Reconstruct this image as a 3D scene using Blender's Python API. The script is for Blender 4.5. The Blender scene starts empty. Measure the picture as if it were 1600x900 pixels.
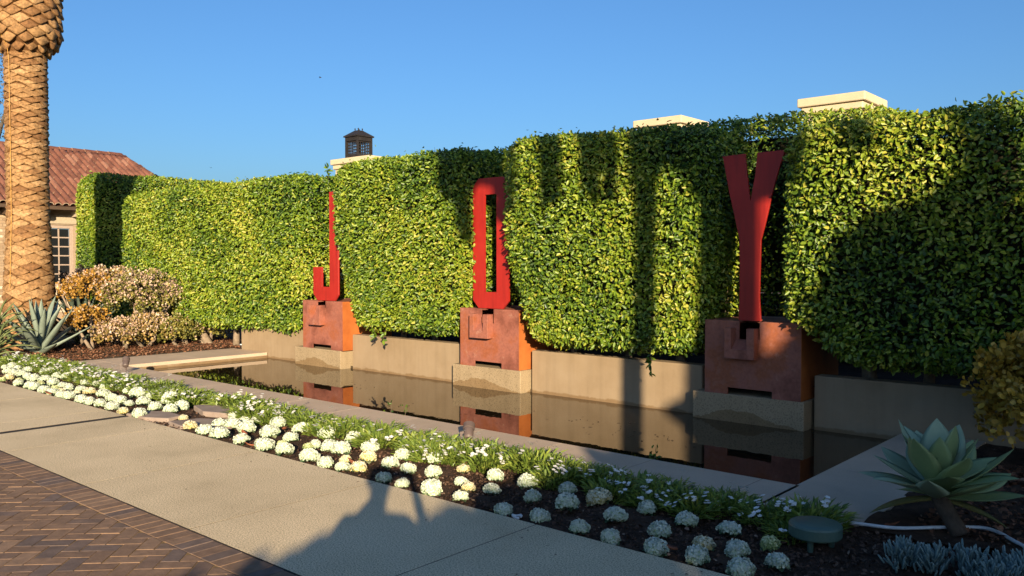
import bpy, bmesh, math, random
import numpy as np
from mathutils import Vector, Matrix

scene = bpy.context.scene
COL = scene.collection
R = math.radians
rng = np.random.default_rng(7)
random.seed(7)

# ------------------------------------------------------------------ camera
F_PX, IMG_W = 1310.0, 1600.0
YAW, PITCH, EYE = R(48.8), R(-1.66), 1.6      # world -X is 48.8 deg left of the view axis
cam_d = bpy.data.cameras.new("camera")
cam_d.sensor_width = 36.0
cam_d.lens = 36.0 * F_PX / IMG_W
cam_d.clip_start, cam_d.clip_end = 0.05, 2000.0
cam = bpy.data.objects.new("camera", cam_d)
COL.objects.link(cam)
fh = Vector((-math.cos(YAW), math.sin(YAW), 0))
fwd = Vector((fh.x * math.cos(PITCH), fh.y * math.cos(PITCH), math.sin(PITCH)))
cam_right = Vector((math.sin(YAW), math.cos(YAW), 0))
cam.location = (0, 0, EYE)
cam.rotation_euler = fwd.to_track_quat('-Z', 'Y').to_euler()
scene.camera = cam

# ------------------------------------------------------------------ light
SUN_EL, SUN_AZ = R(13.9), R(131.3)            # azimuth clockwise from +Y
SUN_DIR = Vector((-math.sin(SUN_AZ) * math.cos(SUN_EL), -math.cos(SUN_AZ) * math.cos(SUN_EL), -math.sin(SUN_EL)))
world = bpy.data.worlds.new("World")
scene.world = world
world.use_nodes = True
wn = world.node_tree
for n in list(wn.nodes):
    wn.nodes.remove(n)
sky = wn.nodes.new('ShaderNodeTexSky')
sky.sky_type = 'NISHITA'
sky.sun_disc = False
sky.sun_elevation = SUN_EL
sky.sun_rotation = SUN_AZ
sky.altitude = 0.0
sky.air_density, sky.dust_density, sky.ozone_density = 1.12, 1.9, 6.8
bg = wn.nodes.new('ShaderNodeBackground')
bg.inputs['Strength'].default_value = 0.078
wo = wn.nodes.new('ShaderNodeOutputWorld')
wn.links.new(sky.outputs[0], bg.inputs['Color'])
wn.links.new(bg.outputs[0], wo.inputs['Surface'])
sun_d = bpy.data.lights.new("sun", 'SUN')
sun_d.energy = 5.0
sun_d.angle = R(0.5)
sun_d.color = (1.0, 0.80, 0.54)
sun = bpy.data.objects.new("sun", sun_d)
COL.objects.link(sun)
sun.rotation_euler = SUN_DIR.to_track_quat('-Z', 'Y').to_euler()
sun.location = (20, -20, 30)
vs = scene.view_settings
vs.view_transform = 'Standard'
vs.look = 'None'
vs.exposure = 1.2
vs.gamma = 1.0
scene.cycles.use_denoising = True
scene.cycles.max_bounces = 8
scene.cycles.caustics_reflective = False
scene.cycles.caustics_refractive = False

# ------------------------------------------------------------------ helpers
def link(o, parent=None):
    COL.objects.link(o)
    if parent is not None:
        o.parent = parent
    return o

def tag(o, label=None, cat=None, group=None, kind=None):
    if label: o['label'] = label
    if cat: o['category'] = cat
    if group: o['group'] = group
    if kind: o['kind'] = kind
    return o

def empty(name, loc=(0, 0, 0), rz=0.0, label=None, cat=None, group=None):
    o = bpy.data.objects.new(name, None)
    o.empty_display_size = 0.1
    COL.objects.link(o)
    o.location = loc
    o.rotation_euler = (0, 0, rz)
    return tag(o, label, cat, group)

def obj(name, me, mat=None, parent=None, loc=None, rot=None, smooth=False):
    o = bpy.data.objects.new(name, me)
    if mat is not None and len(me.materials) == 0:
        me.materials.append(mat)
    if smooth:
        me.polygons.foreach_set('use_smooth', np.ones(len(me.polygons), bool))
    link(o, parent)
    if loc is not None: o.location = loc
    if rot is not None: o.rotation_euler = rot
    return o

def copy_tree(root):
    c = root.copy()
    COL.objects.link(c)
    for ch in root.children:
        k = ch.copy(); COL.objects.link(k); k.parent = c
        for g in ch.children:
            m = g.copy(); COL.objects.link(m); m.parent = k
    return c

def mesh(name, verts, faces):
    me = bpy.data.meshes.new(name)
    me.from_pydata([tuple(v) for v in verts], [], faces)
    me.update()
    return me

def big_mesh(name, V, Q, var=None):
    """V (n,3), Q (m,k) all with k corners; var one float per face"""
    me = bpy.data.meshes.new(name)
    V = np.ascontiguousarray(V, dtype=np.float32); Q = np.ascontiguousarray(Q, dtype=np.int32)
    m, k = Q.shape
    me.vertices.add(len(V)); me.vertices.foreach_set('co', V.ravel())
    me.loops.add(m * k); me.loops.foreach_set('vertex_index', Q.ravel())
    me.polygons.add(m)
    me.polygons.foreach_set('loop_start', np.arange(0, m * k, k, dtype=np.int32))
    me.update(calc_edges=True)
    if var is not None:
        a = me.attributes.new('var', 'FLOAT', 'FACE')
        a.data.foreach_set('value', np.ascontiguousarray(var, dtype=np.float32))
    return me

def box_mesh(name, x0, x1, y0, y1, z0, z1, bevel=0.0, seg=1):
    bm = bmesh.new()
    bmesh.ops.create_cube(bm, size=1.0)
    for v in bm.verts:
        v.co = Vector(((x0 + x1) / 2 + v.co.x * (x1 - x0), (y0 + y1) / 2 + v.co.y * (y1 - y0), (z0 + z1) / 2 + v.co.z * (z1 - z0)))
    if bevel > 0:
        bmesh.ops.bevel(bm, geom=bm.edges[:], offset=bevel, segments=seg, affect='EDGES', profile=0.5)
    me = bpy.data.meshes.new(name)
    bm.to_mesh(me); bm.free()
    return me

def box(name, x0, x1, y0, y1, z0, z1, mat, parent=None, bevel=0.0, seg=1):
    return obj(name, box_mesh(name, x0, x1, y0, y1, z0, z1, bevel, seg), mat, parent)

def prism_mesh(name, pts, y0, y1, bevel=0.0):
    """polygon pts (x,z) extruded from y0 to y1"""
    n = len(pts)
    bm = bmesh.new()
    a = [bm.verts.new((p[0], y0, p[1])) for p in pts]
    f = bm.faces.new(a)
    r = bmesh.ops.extrude_face_region(bm, geom=[f])
    for v in r['geom']:
        if isinstance(v, bmesh.types.BMVert): v.co.y = y1
    bmesh.ops.recalc_face_normals(bm, faces=bm.faces[:])
    if bevel > 0:
        bmesh.ops.bevel(bm, geom=bm.edges[:], offset=bevel, segments=1, affect='EDGES')
    me = bpy.data.meshes.new(name)
    bm.to_mesh(me); bm.free()
    return me

def prism_z_mesh(name, pts, z0, z1, bevel=0.0):
    me = prism_mesh(name, pts, z0, z1, bevel)
    for v in me.vertices:
        x, y, z = v.co
        v.co = (x, z, y)
    me.flip_normals()
    return me

def tube_mesh(name, pts, radii, seg=8, caps=True):
    pts = [Vector(p) for p in pts]
    V, Fc = [], []
    n = len(pts)
    prev = None
    for i, p in enumerate(pts):
        t = (pts[min(i + 1, n - 1)] - pts[max(i - 1, 0)]).normalized()
        ref = Vector((0, 0, 1)) if abs(t.z) < 0.9 else Vector((1, 0, 0))
        u = t.cross(ref).normalized() if prev is None else (prev - t * prev.dot(t)).normalized()
        prev = u
        w = t.cross(u)
        r = radii[i] if hasattr(radii, '__len__') else radii
        for k in range(seg):
            a = 2 * math.pi * k / seg
            V.append(p + u * (math.cos(a) * r) + w * (math.sin(a) * r))
    for i in range(n - 1):
        for k in range(seg):
            Fc.append((i * seg + k, i * seg + (k + 1) % seg, (i + 1) * seg + (k + 1) % seg, (i + 1) * seg + k))
    if caps:
        Fc.append(tuple(range(seg - 1, -1, -1)))
        Fc.append(tuple((n - 1) * seg + k for k in range(seg)))
    return mesh(name, V, Fc)

def lathe_mesh(name, prof, seg=24):
    V, Fc = [], []
    for r, z in prof:
        for k in range(seg):
            a = 2 * math.pi * k / seg
            V.append((r * math.cos(a), r * math.sin(a), z))
    for i in range(len(prof) - 1):
        for k in range(seg):
            Fc.append((i * seg + k, i * seg + (k + 1) % seg, (i + 1) * seg + (k + 1) % seg, (i + 1) * seg + k))
    Fc.append(tuple(range(seg - 1, -1, -1)))
    Fc.append(tuple((len(prof) - 1) * seg + k for k in range(seg)))
    return mesh(name, V, Fc)

def join_meshes(name, ms):
    bm = bmesh.new()
    for m in ms: bm.from_mesh(m)
    me = bpy.data.meshes.new(name)
    bm.to_mesh(me); bm.free()
    for m in ms: bpy.data.meshes.remove(m)
    return me

def nrm(a):
    return a / np.maximum(np.linalg.norm(a, axis=-1, keepdims=True), 1e-9)

def leaf_cloud(name, P, N, T, L, W, var, fold=0.25, wide=0.45, curl=0.15):
    """one folded leaf (two quads) per point: P base, N leaf normal, T direction of the tip"""
    n = len(P)
    T = nrm(T); N = nrm(N - T * (N * T).sum(1, keepdims=True)); S = np.cross(T, N)
    L = L[:, None]; W = W[:, None]
    b = P
    t = P + T * L - N * (L * curl)
    l1 = P + T * L * (wide - .15) + S * W * .5 + N * W * fold
    l2 = P + T * L * (wide + .27) + S * W * .42 + N * (W * fold * .8 - L * curl * .4)
    r1 = P + T * L * (wide - .15) - S * W * .5 + N * W * fold
    r2 = P + T * L * (wide + .27) - S * W * .42 + N * (W * fold * .8 - L * curl * .4)
    V = np.stack([b, l1, l2, t, r2, r1], 1).reshape(-1, 3)
    i = (np.arange(n) * 6)[:, None]
    Q = np.concatenate([i + [[0, 3, 2, 1]], i + [[0, 5, 4, 3]]], 1).reshape(-1, 4)
    return big_mesh(name, V, Q, np.repeat(var, 2))

def blades(name, P, T, L, W, var, bend=0.25):
    """narrow grass-like leaf: two quads lengthwise"""
    n = len(P)
    T = nrm(T)
    up = np.tile(np.array([[0, 0, 1.0]]), (n, 1))
    S = nrm(np.cross(T, up) + rng.normal(0, .4, (n, 3)))
    L = L[:, None]; W = W[:, None]
    hor = T * [[1, 1, 0]]
    m = P + T * L * .55
    t = P + T * L + (hor - up * .5) * L * bend
    V = np.stack([P - S * W * .3, P + S * W * .3, m + S * W * .5, m - S * W * .5, t + S * W * .08, t - S * W * .08], 1).reshape(-1, 3)
    i = (np.arange(n) * 6)[:, None]
    Q = np.concatenate([i + [[0, 1, 2, 3]], i + [[3, 2, 4, 5]]], 1).reshape(-1, 4)
    return big_mesh(name, V, Q, np.repeat(var, 2))

# ------------------------------------------------------------------ materials
def nodes(name):
    m = bpy.data.materials.new(name)
    m.use_nodes = True
    nt = m.node_tree
    return m, nt, nt.nodes['Principled BSDF']

def ramp(nt, stops):
    r = nt.nodes.new('ShaderNodeValToRGB')
    e = r.color_ramp.elements
    while len(e) < len(stops): e.new(0.5)
    for k, (p, c) in enumerate(stops):
        e[k].position = p
        e[k].color = (c[0], c[1], c[2], 1)
    return r

def noise(nt, scale, detail=4.0, rough=0.6, coord='Object'):
    tc = nt.nodes.new('ShaderNodeTexCoord')
    n = nt.nodes.new('ShaderNodeTexNoise')
    n.inputs['Scale'].default_value = scale
    n.inputs['Detail'].default_value = detail
    n.inputs['Roughness'].default_value = rough
    nt.links.new(tc.outputs[coord], n.inputs['Vector'])
    return n

def geo_noise(nt, scale, detail=4.0, rough=0.6):
    g = nt.nodes.new('ShaderNodeNewGeometry')
    n = nt.nodes.new('ShaderNodeTexNoise')
    n.inputs['Scale'].default_value = scale
    n.inputs['Detail'].default_value = detail
    n.inputs['Roughness'].default_value = rough
    nt.links.new(g.outputs['Position'], n.inputs['Vector'])
    return n

def mixc(nt, a, b, fac, mode='MIX'):
    m = nt.nodes.new('ShaderNodeMix')
    m.data_type = 'RGBA'; m.blend_type = mode
    for s, v in ((6, a), (7, b)):
        if hasattr(v, 'is_linked'): nt.links.new(v, m.inputs[s])
        else: m.inputs[s].default_value = (v[0], v[1], v[2], 1)
    if hasattr(fac, 'is_linked'): nt.links.new(fac, m.inputs[0])
    else: m.inputs[0].default_value = fac
    return m.outputs[2]

def math_n(nt, op, a, b=None, clamp=False):
    m = nt.nodes.new('ShaderNodeMath')
    m.operation = op; m.use_clamp = clamp
    for k, v in enumerate((a, b)):
        if v is None: continue
        if hasattr(v, 'is_linked'): nt.links.new(v, m.inputs[k])
        else: m.inputs[k].default_value = v
    return m.outputs[0]

def bump(nt, bsdf, height, strength, dist=0.01):
    b = nt.nodes.new('ShaderNodeBump')
    b.inputs['Strength'].default_value = strength
    b.inputs['Distance'].default_value = dist
    nt.links.new(height, b.inputs['Height'])
    nt.links.new(b.outputs[0], bsdf.inputs['Normal'])

def surf(name, stops, scale=3.0, rough=0.8, bump_s=0.2, bump_scale=None, spec=0.3, detail=6.0, speck=None, speck_scale=120, objrand=0.0, metal=0.0, bdist=0.01):
    """rough natural surface: large blotches, optional fine specks, per-object tone"""
    m, nt, b = nodes(name)
    n = geo_noise(nt, scale, detail)
    r = ramp(nt, stops)
    nt.links.new(n.outputs['Fac'], r.inputs[0])
    c = r.outputs[0]
    fine = geo_noise(nt, bump_scale or scale * 12, 4)
    if speck:
        s = geo_noise(nt, speck_scale, 2, .5)
        r2 = ramp(nt, [(.30, (.35,) * 3), (.40, (.62,) * 3), (.46, (.97,) * 3), (.57, (1.04,) * 3), (.66, (1.35,) * 3)])
        nt.links.new(s.outputs['Fac'], r2.inputs[0])
        c = mixc(nt, c, r2.outputs[0], speck, 'MULTIPLY')
    if objrand:
        oi = nt.nodes.new('ShaderNodeObjectInfo')
        v = math_n(nt, 'ADD', math_n(nt, 'MULTIPLY', oi.outputs['Random'], objrand), 1 - objrand / 2)
        cc = nt.nodes.new('ShaderNodeCombineColor')
        for k in range(3): nt.links.new(v, cc.inputs[k])
        c = mixc(nt, c, cc.outputs[0], 1.0, 'MULTIPLY')
    nt.links.new(c, b.inputs['Base Color'])
    b.inputs['Roughness'].default_value = rough
    b.inputs['Specular IOR Level'].default_value = spec
    b.inputs['Metallic'].default_value = metal
    if bump_s: bump(nt, b, fine.outputs['Fac'], bump_s, bdist)
    return m

def rand_mat(name, stops, rough=0.8, scale=25, amount=0.35, bump_s=0.3, spec=0.3):
    """colour picked per object, with grain"""
    m, nt, b = nodes(name)
    oi = nt.nodes.new('ShaderNodeObjectInfo')
    r = ramp(nt, stops)
    nt.links.new(oi.outputs['Random'], r.inputs[0])
    n = geo_noise(nt, scale, 6)
    r2 = ramp(nt, [(.25, (1 - amount,) * 3), (.75, (1 + amount,) * 3)])
    nt.links.new(n.outputs['Fac'], r2.inputs[0])
    c = mixc(nt, r.outputs[0], r2.outputs[0], 1.0, 'MULTIPLY')
    nt.links.new(c, b.inputs['Base Color'])
    b.inputs['Roughness'].default_value = rough
    b.inputs['Specular IOR Level'].default_value = spec
    f = geo_noise(nt, scale * 6, 4)
    bump(nt, b, f.outputs['Fac'], bump_s, 0.004)
    return m

def leaf_mat(name, stops, rough=0.4, spec=0.5, trans=0.25, noise_scale=0.0):
    m, nt, b = nodes(name)
    a = nt.nodes.new('ShaderNodeAttribute')
    a.attribute_name = 'var'
    r = ramp(nt, stops)
    fac = a.outputs['Fac']
    if noise_scale:
        n = geo_noise(nt, noise_scale, 3)
        fac = math_n(nt, 'ADD', fac, math_n(nt, 'MULTIPLY', math_n(nt, 'SUBTRACT', n.outputs['Fac'], 0.5), 1.1), True)
    nt.links.new(fac, r.inputs[0])
    nt.links.new(r.outputs[0], b.inputs['Base Color'])
    b.inputs['Roughness'].default_value = rough
    b.inputs['Specular IOR Level'].default_value = spec
    if trans:
        t = nt.nodes.new('ShaderNodeBsdfTranslucent')
        nt.links.new(r.outputs[0], t.inputs['Color'])
        mx = nt.nodes.new('ShaderNodeMixShader')
        mx.inputs[0].default_value = trans
        nt.links.new(b.outputs[0], mx.inputs[1]); nt.links.new(t.outputs[0], mx.inputs[2])
        nt.links.new(mx.outputs[0], nt.nodes['Material Output'].inputs['Surface'])
    return m

def plain(name, col, rough=0.6, spec=0.3, metal=0.0, vary=0.12, scale=20):
    return surf(name, [(.3, tuple(c * (1 - vary) for c in col)), (.7, tuple(c * (1 + vary) for c in col))], scale, rough, 0.08, None, spec, metal=metal)

# ------------------------------------------------------------------ palette
M_SOIL = surf('soil', [(.3, (.035, .021, .014)), (.7, (.09, .054, .035))], 9, .95, .9, 90, .15, bdist=.02)
M_GROUND = surf('earth', [(.3, (.05, .035, .022)), (.7, (.11, .08, .05))], 3, .95, .6, 60, .15)
M_MULCH = leaf_mat('mulch_chips', [(0, (.025, .015, .011)), (.5, (.085, .048, .031)), (.8, (.17, .105, .07)), (1, (.36, .27, .20))], .8, .2, 0)
M_LITTER = leaf_mat('leaf_litter', [(0, (.07, .03, .016)), (.5, (.17, .075, .04)), (1, (.34, .2, .12))], .8, .2, 0)
M_WALK = surf('exposed_aggregate', [(.28, (.46, .365, .225)), (.42, (.55, .44, .275)), (.55, (.61, .49, .31)), (.8, (.67, .54, .35))], 1.1, .85, .5, 160, .2, speck=1.0, speck_scale=115, objrand=.10, bdist=.004)
M_COPING = surf('coping_stone', [(.25, (.42, .325, .235)), (.75, (.53, .41, .30))], 2.2, .75, .25, 70, .3, speck=.15, speck_scale=90, objrand=.10, bdist=.004)
M_BRICK = rand_mat('paver_brick', [(0, (.115, .082, .066)), (.08, (.14, .10, .08)), (.2, (.165, .103, .066)), (.6, (.188, .118, .073)), (.9, (.21, .132, .082)), (1, (.24, .155, .097))], .8, 14, .3, .6)
M_MORTAR = surf('joint_sand', [(.3, (.16, .105, .05)), (.7, (.30, .20, .09))], 14, .95, .6, 120, .1)
M_GAP = plain('dark_joint', (.025, .02, .017), .9)

def stain_concrete(name, stops, water_z, hump=None, speck=.0, edge=.02):
    """plaster or concrete with a damp band that rises a little and irregularly above the water"""
    m, nt, b = nodes(name)
    n = geo_noise(nt, 2.3, 8)
    r = ramp(nt, stops)
    nt.links.new(n.outputs['Fac'], r.inputs[0])
    c = r.outputs[0]
    if speck:
        s = geo_noise(nt, 85, 2, .5)
        r2 = ramp(nt, [(0, (.3,) * 3), (.36, (.6,) * 3), (.47, (1,) * 3), (.68, (1,) * 3), (.76, (1.3,) * 3)])
        nt.links.new(s.outputs['Fac'], r2.inputs[0])
        c = mixc(nt, c, r2.outputs[0], speck, 'MULTIPLY')
    # drip streaks
    g = nt.nodes.new('ShaderNodeNewGeometry')
    mp = nt.nodes.new('ShaderNodeMapping')
    mp.inputs['Scale'].default_value = (7, 7, .6)
    nt.links.new(g.outputs['Position'], mp.inputs['Vector'])
    st = nt.nodes.new('ShaderNodeTexNoise'); st.inputs['Scale'].default_value = 1.5; st.inputs['Detail'].default_value = 6
    nt.links.new(mp.outputs[0], st.inputs['Vector'])
    rs = ramp(nt, [(.3, (.90,) * 3), (.55, (1.02,) * 3)])
    nt.links.new(st.outputs['Fac'], rs.inputs[0])
    c = mixc(nt, c, rs.outputs[0], .8, 'MULTIPLY')
    tc = nt.nodes.new('ShaderNodeTexCoord')
    sp = nt.nodes.new('ShaderNodeSeparateXYZ'); nt.links.new(g.outputs['Position'], sp.inputs[0])
    so = nt.nodes.new('ShaderNodeSeparateXYZ'); nt.links.new(tc.outputs['Object'], so.inputs[0])
    nn = geo_noise(nt, 6, 5)
    lim = math_n(nt, 'ADD', math_n(nt, 'MULTIPLY', math_n(nt, 'SUBTRACT', nn.outputs['Fac'], .5), .10), water_z + .045)
    if hump:
        q = math_n(nt, 'DIVIDE', math_n(nt, 'SUBTRACT', so.outputs[0], hump[0]), hump[1])
        q2 = math_n(nt, 'POWER', math_n(nt, 'ABSOLUTE', q), 2.0)
        ex = math_n(nt, 'MULTIPLY', math_n(nt, 'EXPONENT', math_n(nt, 'MULTIPLY', q2, -1.0)), hump[2])
        lim = math_n(nt, 'ADD', math_n(nt, 'ADD', math_n(nt, 'MULTIPLY', math_n(nt, 'SUBTRACT', nn.outputs['Fac'], .5), .13), water_z + .002), ex)
    wet = math_n(nt, 'MULTIPLY', math_n(nt, 'SUBTRACT', lim, sp.outputs[2]), 1.0 / edge, True)
    c = mixc(nt, c, mixc(nt, c, (.70, .62, .52), 1.0, 'MULTIPLY'), wet)
    nt.links.new(c, b.inputs['Base Color'])
    b.inputs['Roughness'].default_value = .8
    b.inputs['Specular IOR Level'].default_value = .25
    f = geo_noise(nt, 60, 6)
    bump(nt, b, f.outputs['Fac'], .25, .006)
    return m

M_STUCCO = stain_concrete('tan_plaster', [(.2, (.215, .155, .092)), (.5, (.265, .196, .122)), (.8, (.30, .228, .148))], -.10)
M_PLINTH = stain_concrete('plinth_concrete', [(.2, (.26, .195, .115)), (.8, (.33, .255, .16))], -.10, hump=(-.10, .42, .135), speck=.8, edge=.006)
M_POOL = surf('pool_render', [(.3, (.05, .036, .02)), (.7, (.10, .07, .038))], 3, .9, .2)

# ------------------------------------------------------------------ ground, pool, paving
POOL = (-13.30, -2.39, 5.86, 8.50)
WATER_Z = -0.10
def ring(name, x0, x1, y0, y1, hx0, hx1, hy0, hy1, z, mat):
    xs = [x0, hx0, hx1, x1]; ys = [y0, hy0, hy1, y1]
    V = [(x, y, z) for y in ys for x in xs]
    Fc = [(j * 4 + i, j * 4 + i + 1, (j + 1) * 4 + i + 1, (j + 1) * 4 + i) for j in range(3) for i in range(3) if not (i == 1 and j == 1)]
    return tag(obj(name, mesh(name, V, Fc), mat), kind='structure')
ring('ground', -600, 600, -600, 600, -13.6, -2.1, 5.6, 8.9, -.14, M_GROUND)

def shell():
    x0, x1, y0, y1 = POOL
    V = [(x0, y0, -.06), (x1, y0, -.06), (x1, y1, -.06), (x0, y1, -.06), (x0, y0, -.5), (x1, y0, -.5), (x1, y1, -.5), (x0, y1, -.5)]
    return mesh('pool_basin', V, [(4, 5, 6, 7), (0, 4, 5, 1)[::-1], (1, 5, 6, 2)[::-1], (2, 6, 7, 3)[::-1], (3, 7, 4, 0)[::-1]])
tag(obj('pool_basin', shell(), M_POOL), kind='structure')
m, nt, b = nodes('pool_water')
n = geo_noise(nt, 2.0, 5)
r = ramp(nt, [(.3, (.010, .007, .004)), (.7, (.022, .015, .008))])
nt.links.new(n.outputs['Fac'], r.inputs[0]); nt.links.new(r.outputs[0], b.inputs['Base Color'])
b.inputs['Roughness'].default_value = .012
b.inputs['IOR'].default_value = 1.62
w = geo_noise(nt, 5, 2); bump(nt, b, w.outputs['Fac'], .010, .05)
M_WATER = m
tag(obj('pool_water', mesh('pool_water', [(POOL[0], POOL[2], WATER_Z), (POOL[1], POOL[2], WATER_Z), (POOL[1], POOL[3], WATER_Z), (POOL[0], POOL[3], WATER_Z)], [(0, 1, 2, 3)]), M_WATER), kind='structure')

# coping round the pool: slabs are pieces of it
cop = empty('pool_coping'); tag(cop, kind='structure')
def slab(x0, x1, y0, y1, top, thick, mat, parent, name, g=.002, bev=.0015):
    return box(name, x0 + g, x1 - g, y0 + g, y1 - g, top - thick, top, mat, parent, bev)
ed = [-14.42] + [-3.62 - .94 * k for k in range(11, -1, -1)] + [-2.68, -2.39, -1.73]
ed = [e for e in ed if e == -14.42 or e > -14.0]
for a, c in zip(ed[:-1], ed[1:]):
    if c > -1.8: continue
    slab(a, c, 5.225, 5.89, 0.0, .085, M_COPING, cop, 'slab')
yl = [5.89, 7.15, 8.45]
for a, c in zip(yl[:-1], yl[1:]):
    slab(-14.42, -13.27, a, c, 0.0, .055, M_COPING, cop, 'slab')
slab(-2.42, -1.73, 5.225, 6.6, 0.0, .085, M_COPING, cop, 'slab')
slab(-2.42, -1.73, 6.6, 8.45, 0.0, .085, M_COPING, cop, 'slab')
box('joint_fill', -14.40, -1.75, 5.235, 5.88, -.07, -.0012, M_GAP, cop)
# the pool's inner lining under the coping, plaster coloured with a damp band
lin = empty('pool_lining'); tag(lin, kind='structure')
box('lining_wall', -13.60, -13.29, 5.9, 8.46, -.45, -.058, M_STUCCO, lin)
box('lining_wall', -13.5, -2.2, 5.6, 5.87, -.45, -.088, M_STUCCO, lin)
box('lining_wall', -2.38, -2.1, 5.88, 8.46, -.45, -.088, M_STUCCO, lin)

# sidewalk of exposed aggregate slabs
walk = empty('sidewalk'); tag(walk, kind='structure')
box('joint_bed', -26, 1.8, 2.4815, 3.935, -.12, -.0008, M_GAP, walk)
box('expansion_strip', -8.885, -8.775, 2.493, 3.937, -.10, -.0006, M_GAP, walk)
jx = [-26, -24.8, -23.2, -21.7, -20.2, -18.6, -17.1, -15.5, -14.0, -12.45, -10.92, -9.38, -8.83, -7.92, -6.32, -4.77, -3.25, -1.7, -.15, 1.8]
for a, c in zip(jx[:-1], jx[1:]):
    ga = .056 if a == -8.83 else .004
    gc = .056 if c == -8.83 else .004
    box('slab', a + ga, c - gc, 2.492, 3.938, -.10, 0.0, M_WALK, walk)

# brick paving: 45 degree herringbone inside a header course
pave = empty('brick_paving'); tag(pave, kind='structure')
box('sand_bed', -26, 1.8, -2.5, 2.4805, -.13, -.0045, M_MORTAR, pave)
def in_view(x, y, mx=140):
    v = Vector((x, y, -EYE)); d = v.dot(fwd)
    if d < .3: return False
    px = 800 + F_PX * v.dot(cam_right) / d
    up = cam_right.cross(fwd)
    py = 450 - F_PX * v.dot(up) / d
    return -mx < px < 1600 + mx and -mx < py < 900 + mx
def flat_brick(poly, h=.05):
    return prism_z_mesh('brick', poly, -h, 0, .0025)
hdr = flat_brick([(-.0485, -.0985), (.0485, -.0985), (.0485, .0985), (-.0485, .0985)])
fld = flat_brick([(-.0985, -.0485), (.0985, -.0485), (.0985, .0485), (-.0985, .0485)])
rest = []
k = 0
x = -10.6
while x < -2.2:
    if in_view(x, 2.38, 60):
        obj('brick', hdr, M_BRICK, pave, (x, 2.381, random.uniform(-.002, .001)), (random.uniform(-.004, .004), random.uniform(-.004, .004), random.uniform(-.012, .012)))
    else:
        q = hdr.copy(); q.transform(Matrix.Translation((x, 2.381, 0))); rest.append(q)
    x += .1015
LIM = 2.276
def clip(poly):
    out = []
    for i in range(len(poly)):
        p, q = poly[i], poly[(i + 1) % len(poly)]
        if p[1] <= LIM: out.append(p)
        if (p[1] <= LIM) != (q[1] <= LIM):
            t = (LIM - p[1]) / (q[1] - p[1])
            out.append((p[0] + (q[0] - p[0]) * t, LIM))
    return out
c45 = math.sqrt(.5)
U = .1015
for i in range(-130, 40):
    for j in range(-60, 110):
        mm = (i - j) % 4
        if mm == 0: u, v, rot = i + 1, j + .5, 0
        elif mm == 3: u, v, rot = i + .5, j + 1, 1
        else: continue
        wx, wy = (u * c45 - v * c45) * U - 4.0, (u * c45 + v * c45) * U + .6
        if not (-9.6 < wx < -2.4 and .9 < wy < 2.34): continue
        a = R(45) + (R(90) if rot else 0)
        ca, sa = math.cos(a), math.sin(a)
        poly = [(wx + px * ca - py * sa, wy + px * sa + py * ca) for px, py in ((-.0985, -.0485), (.0985, -.0485), (.0985, .0485), (-.0985, .0485))]
        cut = clip(poly)
        if len(cut) < 3: continue
        area = abs(sum(cut[q][0] * cut[(q + 1) % len(cut)][1] - cut[(q + 1) % len(cut)][0] * cut[q][1] for q in range(len(cut)))) / 2
        if area < .0008: continue
        zz = random.uniform(-.002, .001)
        whole = area > .0190
        if in_view(wx, wy, 40):
            if whole:
                obj('brick', fld, M_BRICK, pave, (wx, wy, zz), (random.uniform(-.005, .005), random.uniform(-.005, .005), a + random.uniform(-.01, .01)))
            else:
                o = obj('brick', flat_brick([(p[0] - wx, p[1] - wy) for p in cut]), M_BRICK, pave, (wx, wy, zz))
        else:
            rest.append(prism_z_mesh('brick', cut, -.05, zz))
tag(obj('bricks_beyond_view', join_meshes('bricks_beyond_view', rest), M_BRICK, pave), kind='stuff')

# planting beds: uneven soil with loose bark on it
def bed(name, x0, x1, y0, y1, z, step=.09, amp=.016, mat=None):
    nx, ny = int((x1 - x0) / step) + 1, int((y1 - y0) / step) + 1
    X, Y = np.meshgrid(np.linspace(x0, x1, nx), np.linspace(y0, y1, ny))
    Z = z + rng.normal(0, amp * .5, X.shape) + amp * np.sin(X * 5.1 + Y * 3) * np.cos(Y * 6.3 - X * 2)
    V = np.stack([X, Y, Z], -1).reshape(-1, 3)
    i = (np.arange(ny - 1)[:, None] * nx + np.arange(nx - 1)[None]).ravel()
    Q = np.stack([i, i + 1, i + nx + 1, i + nx], 1)
    me = big_mesh(name, V, Q)
    return tag(obj(name, me, mat or M_SOIL, smooth=True), kind='structure')
bed('planting_bed', -14.45, 1.8, 3.945, 5.24, -.030)
bed('planting_bed', -24.0, -14.40, 3.945, 13.0, -.010, .15, .02, M_GROUND)
bed('planting_bed', -1.75, 4.0, 5.20, 8.50, -.005, .09, .02)
bed('planting_bed', -14.30, 4.0, 8.62, 11.5, .33, .2, .03)

def chips(name, areas, z, mat, size=(.012, .035)):
    P = []
    for x0, x1, y0, y1, n in areas:
        P.append(np.stack([rng.uniform(x0, x1, n), rng.uniform(y0, y1, n), z + rng.uniform(0, .022, n)], 1))
    P = np.concatenate(P); n = len(P)
    a = rng.uniform(0, 2 * np.pi, n); tl = rng.normal(0, .45, n)
    T = np.stack([np.cos(a), np.sin(a), tl], 1)
    N = nrm(np.stack([rng.normal(0, .5, n), rng.normal(0, .5, n), np.ones(n)], 1))
    L = rng.uniform(*size, n)
    return tag(obj(name, leaf_cloud(name, P, N, T, L, L * rng.uniform(.35, .75, n), rng.beta(1.6, 2.6, n), .12), mat), kind='stuff')
tag(chips('bark_mulch', [(-14.4, -6, 3.95, 4.9, 6000), (-6, 0, 3.95, 5.22, 13000), (-1.72, 0, 5.2, 8.4, 7000)], -.03, M_MULCH),
    'loose dark bark mulch covering the flower bed', 'mulch')
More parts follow.
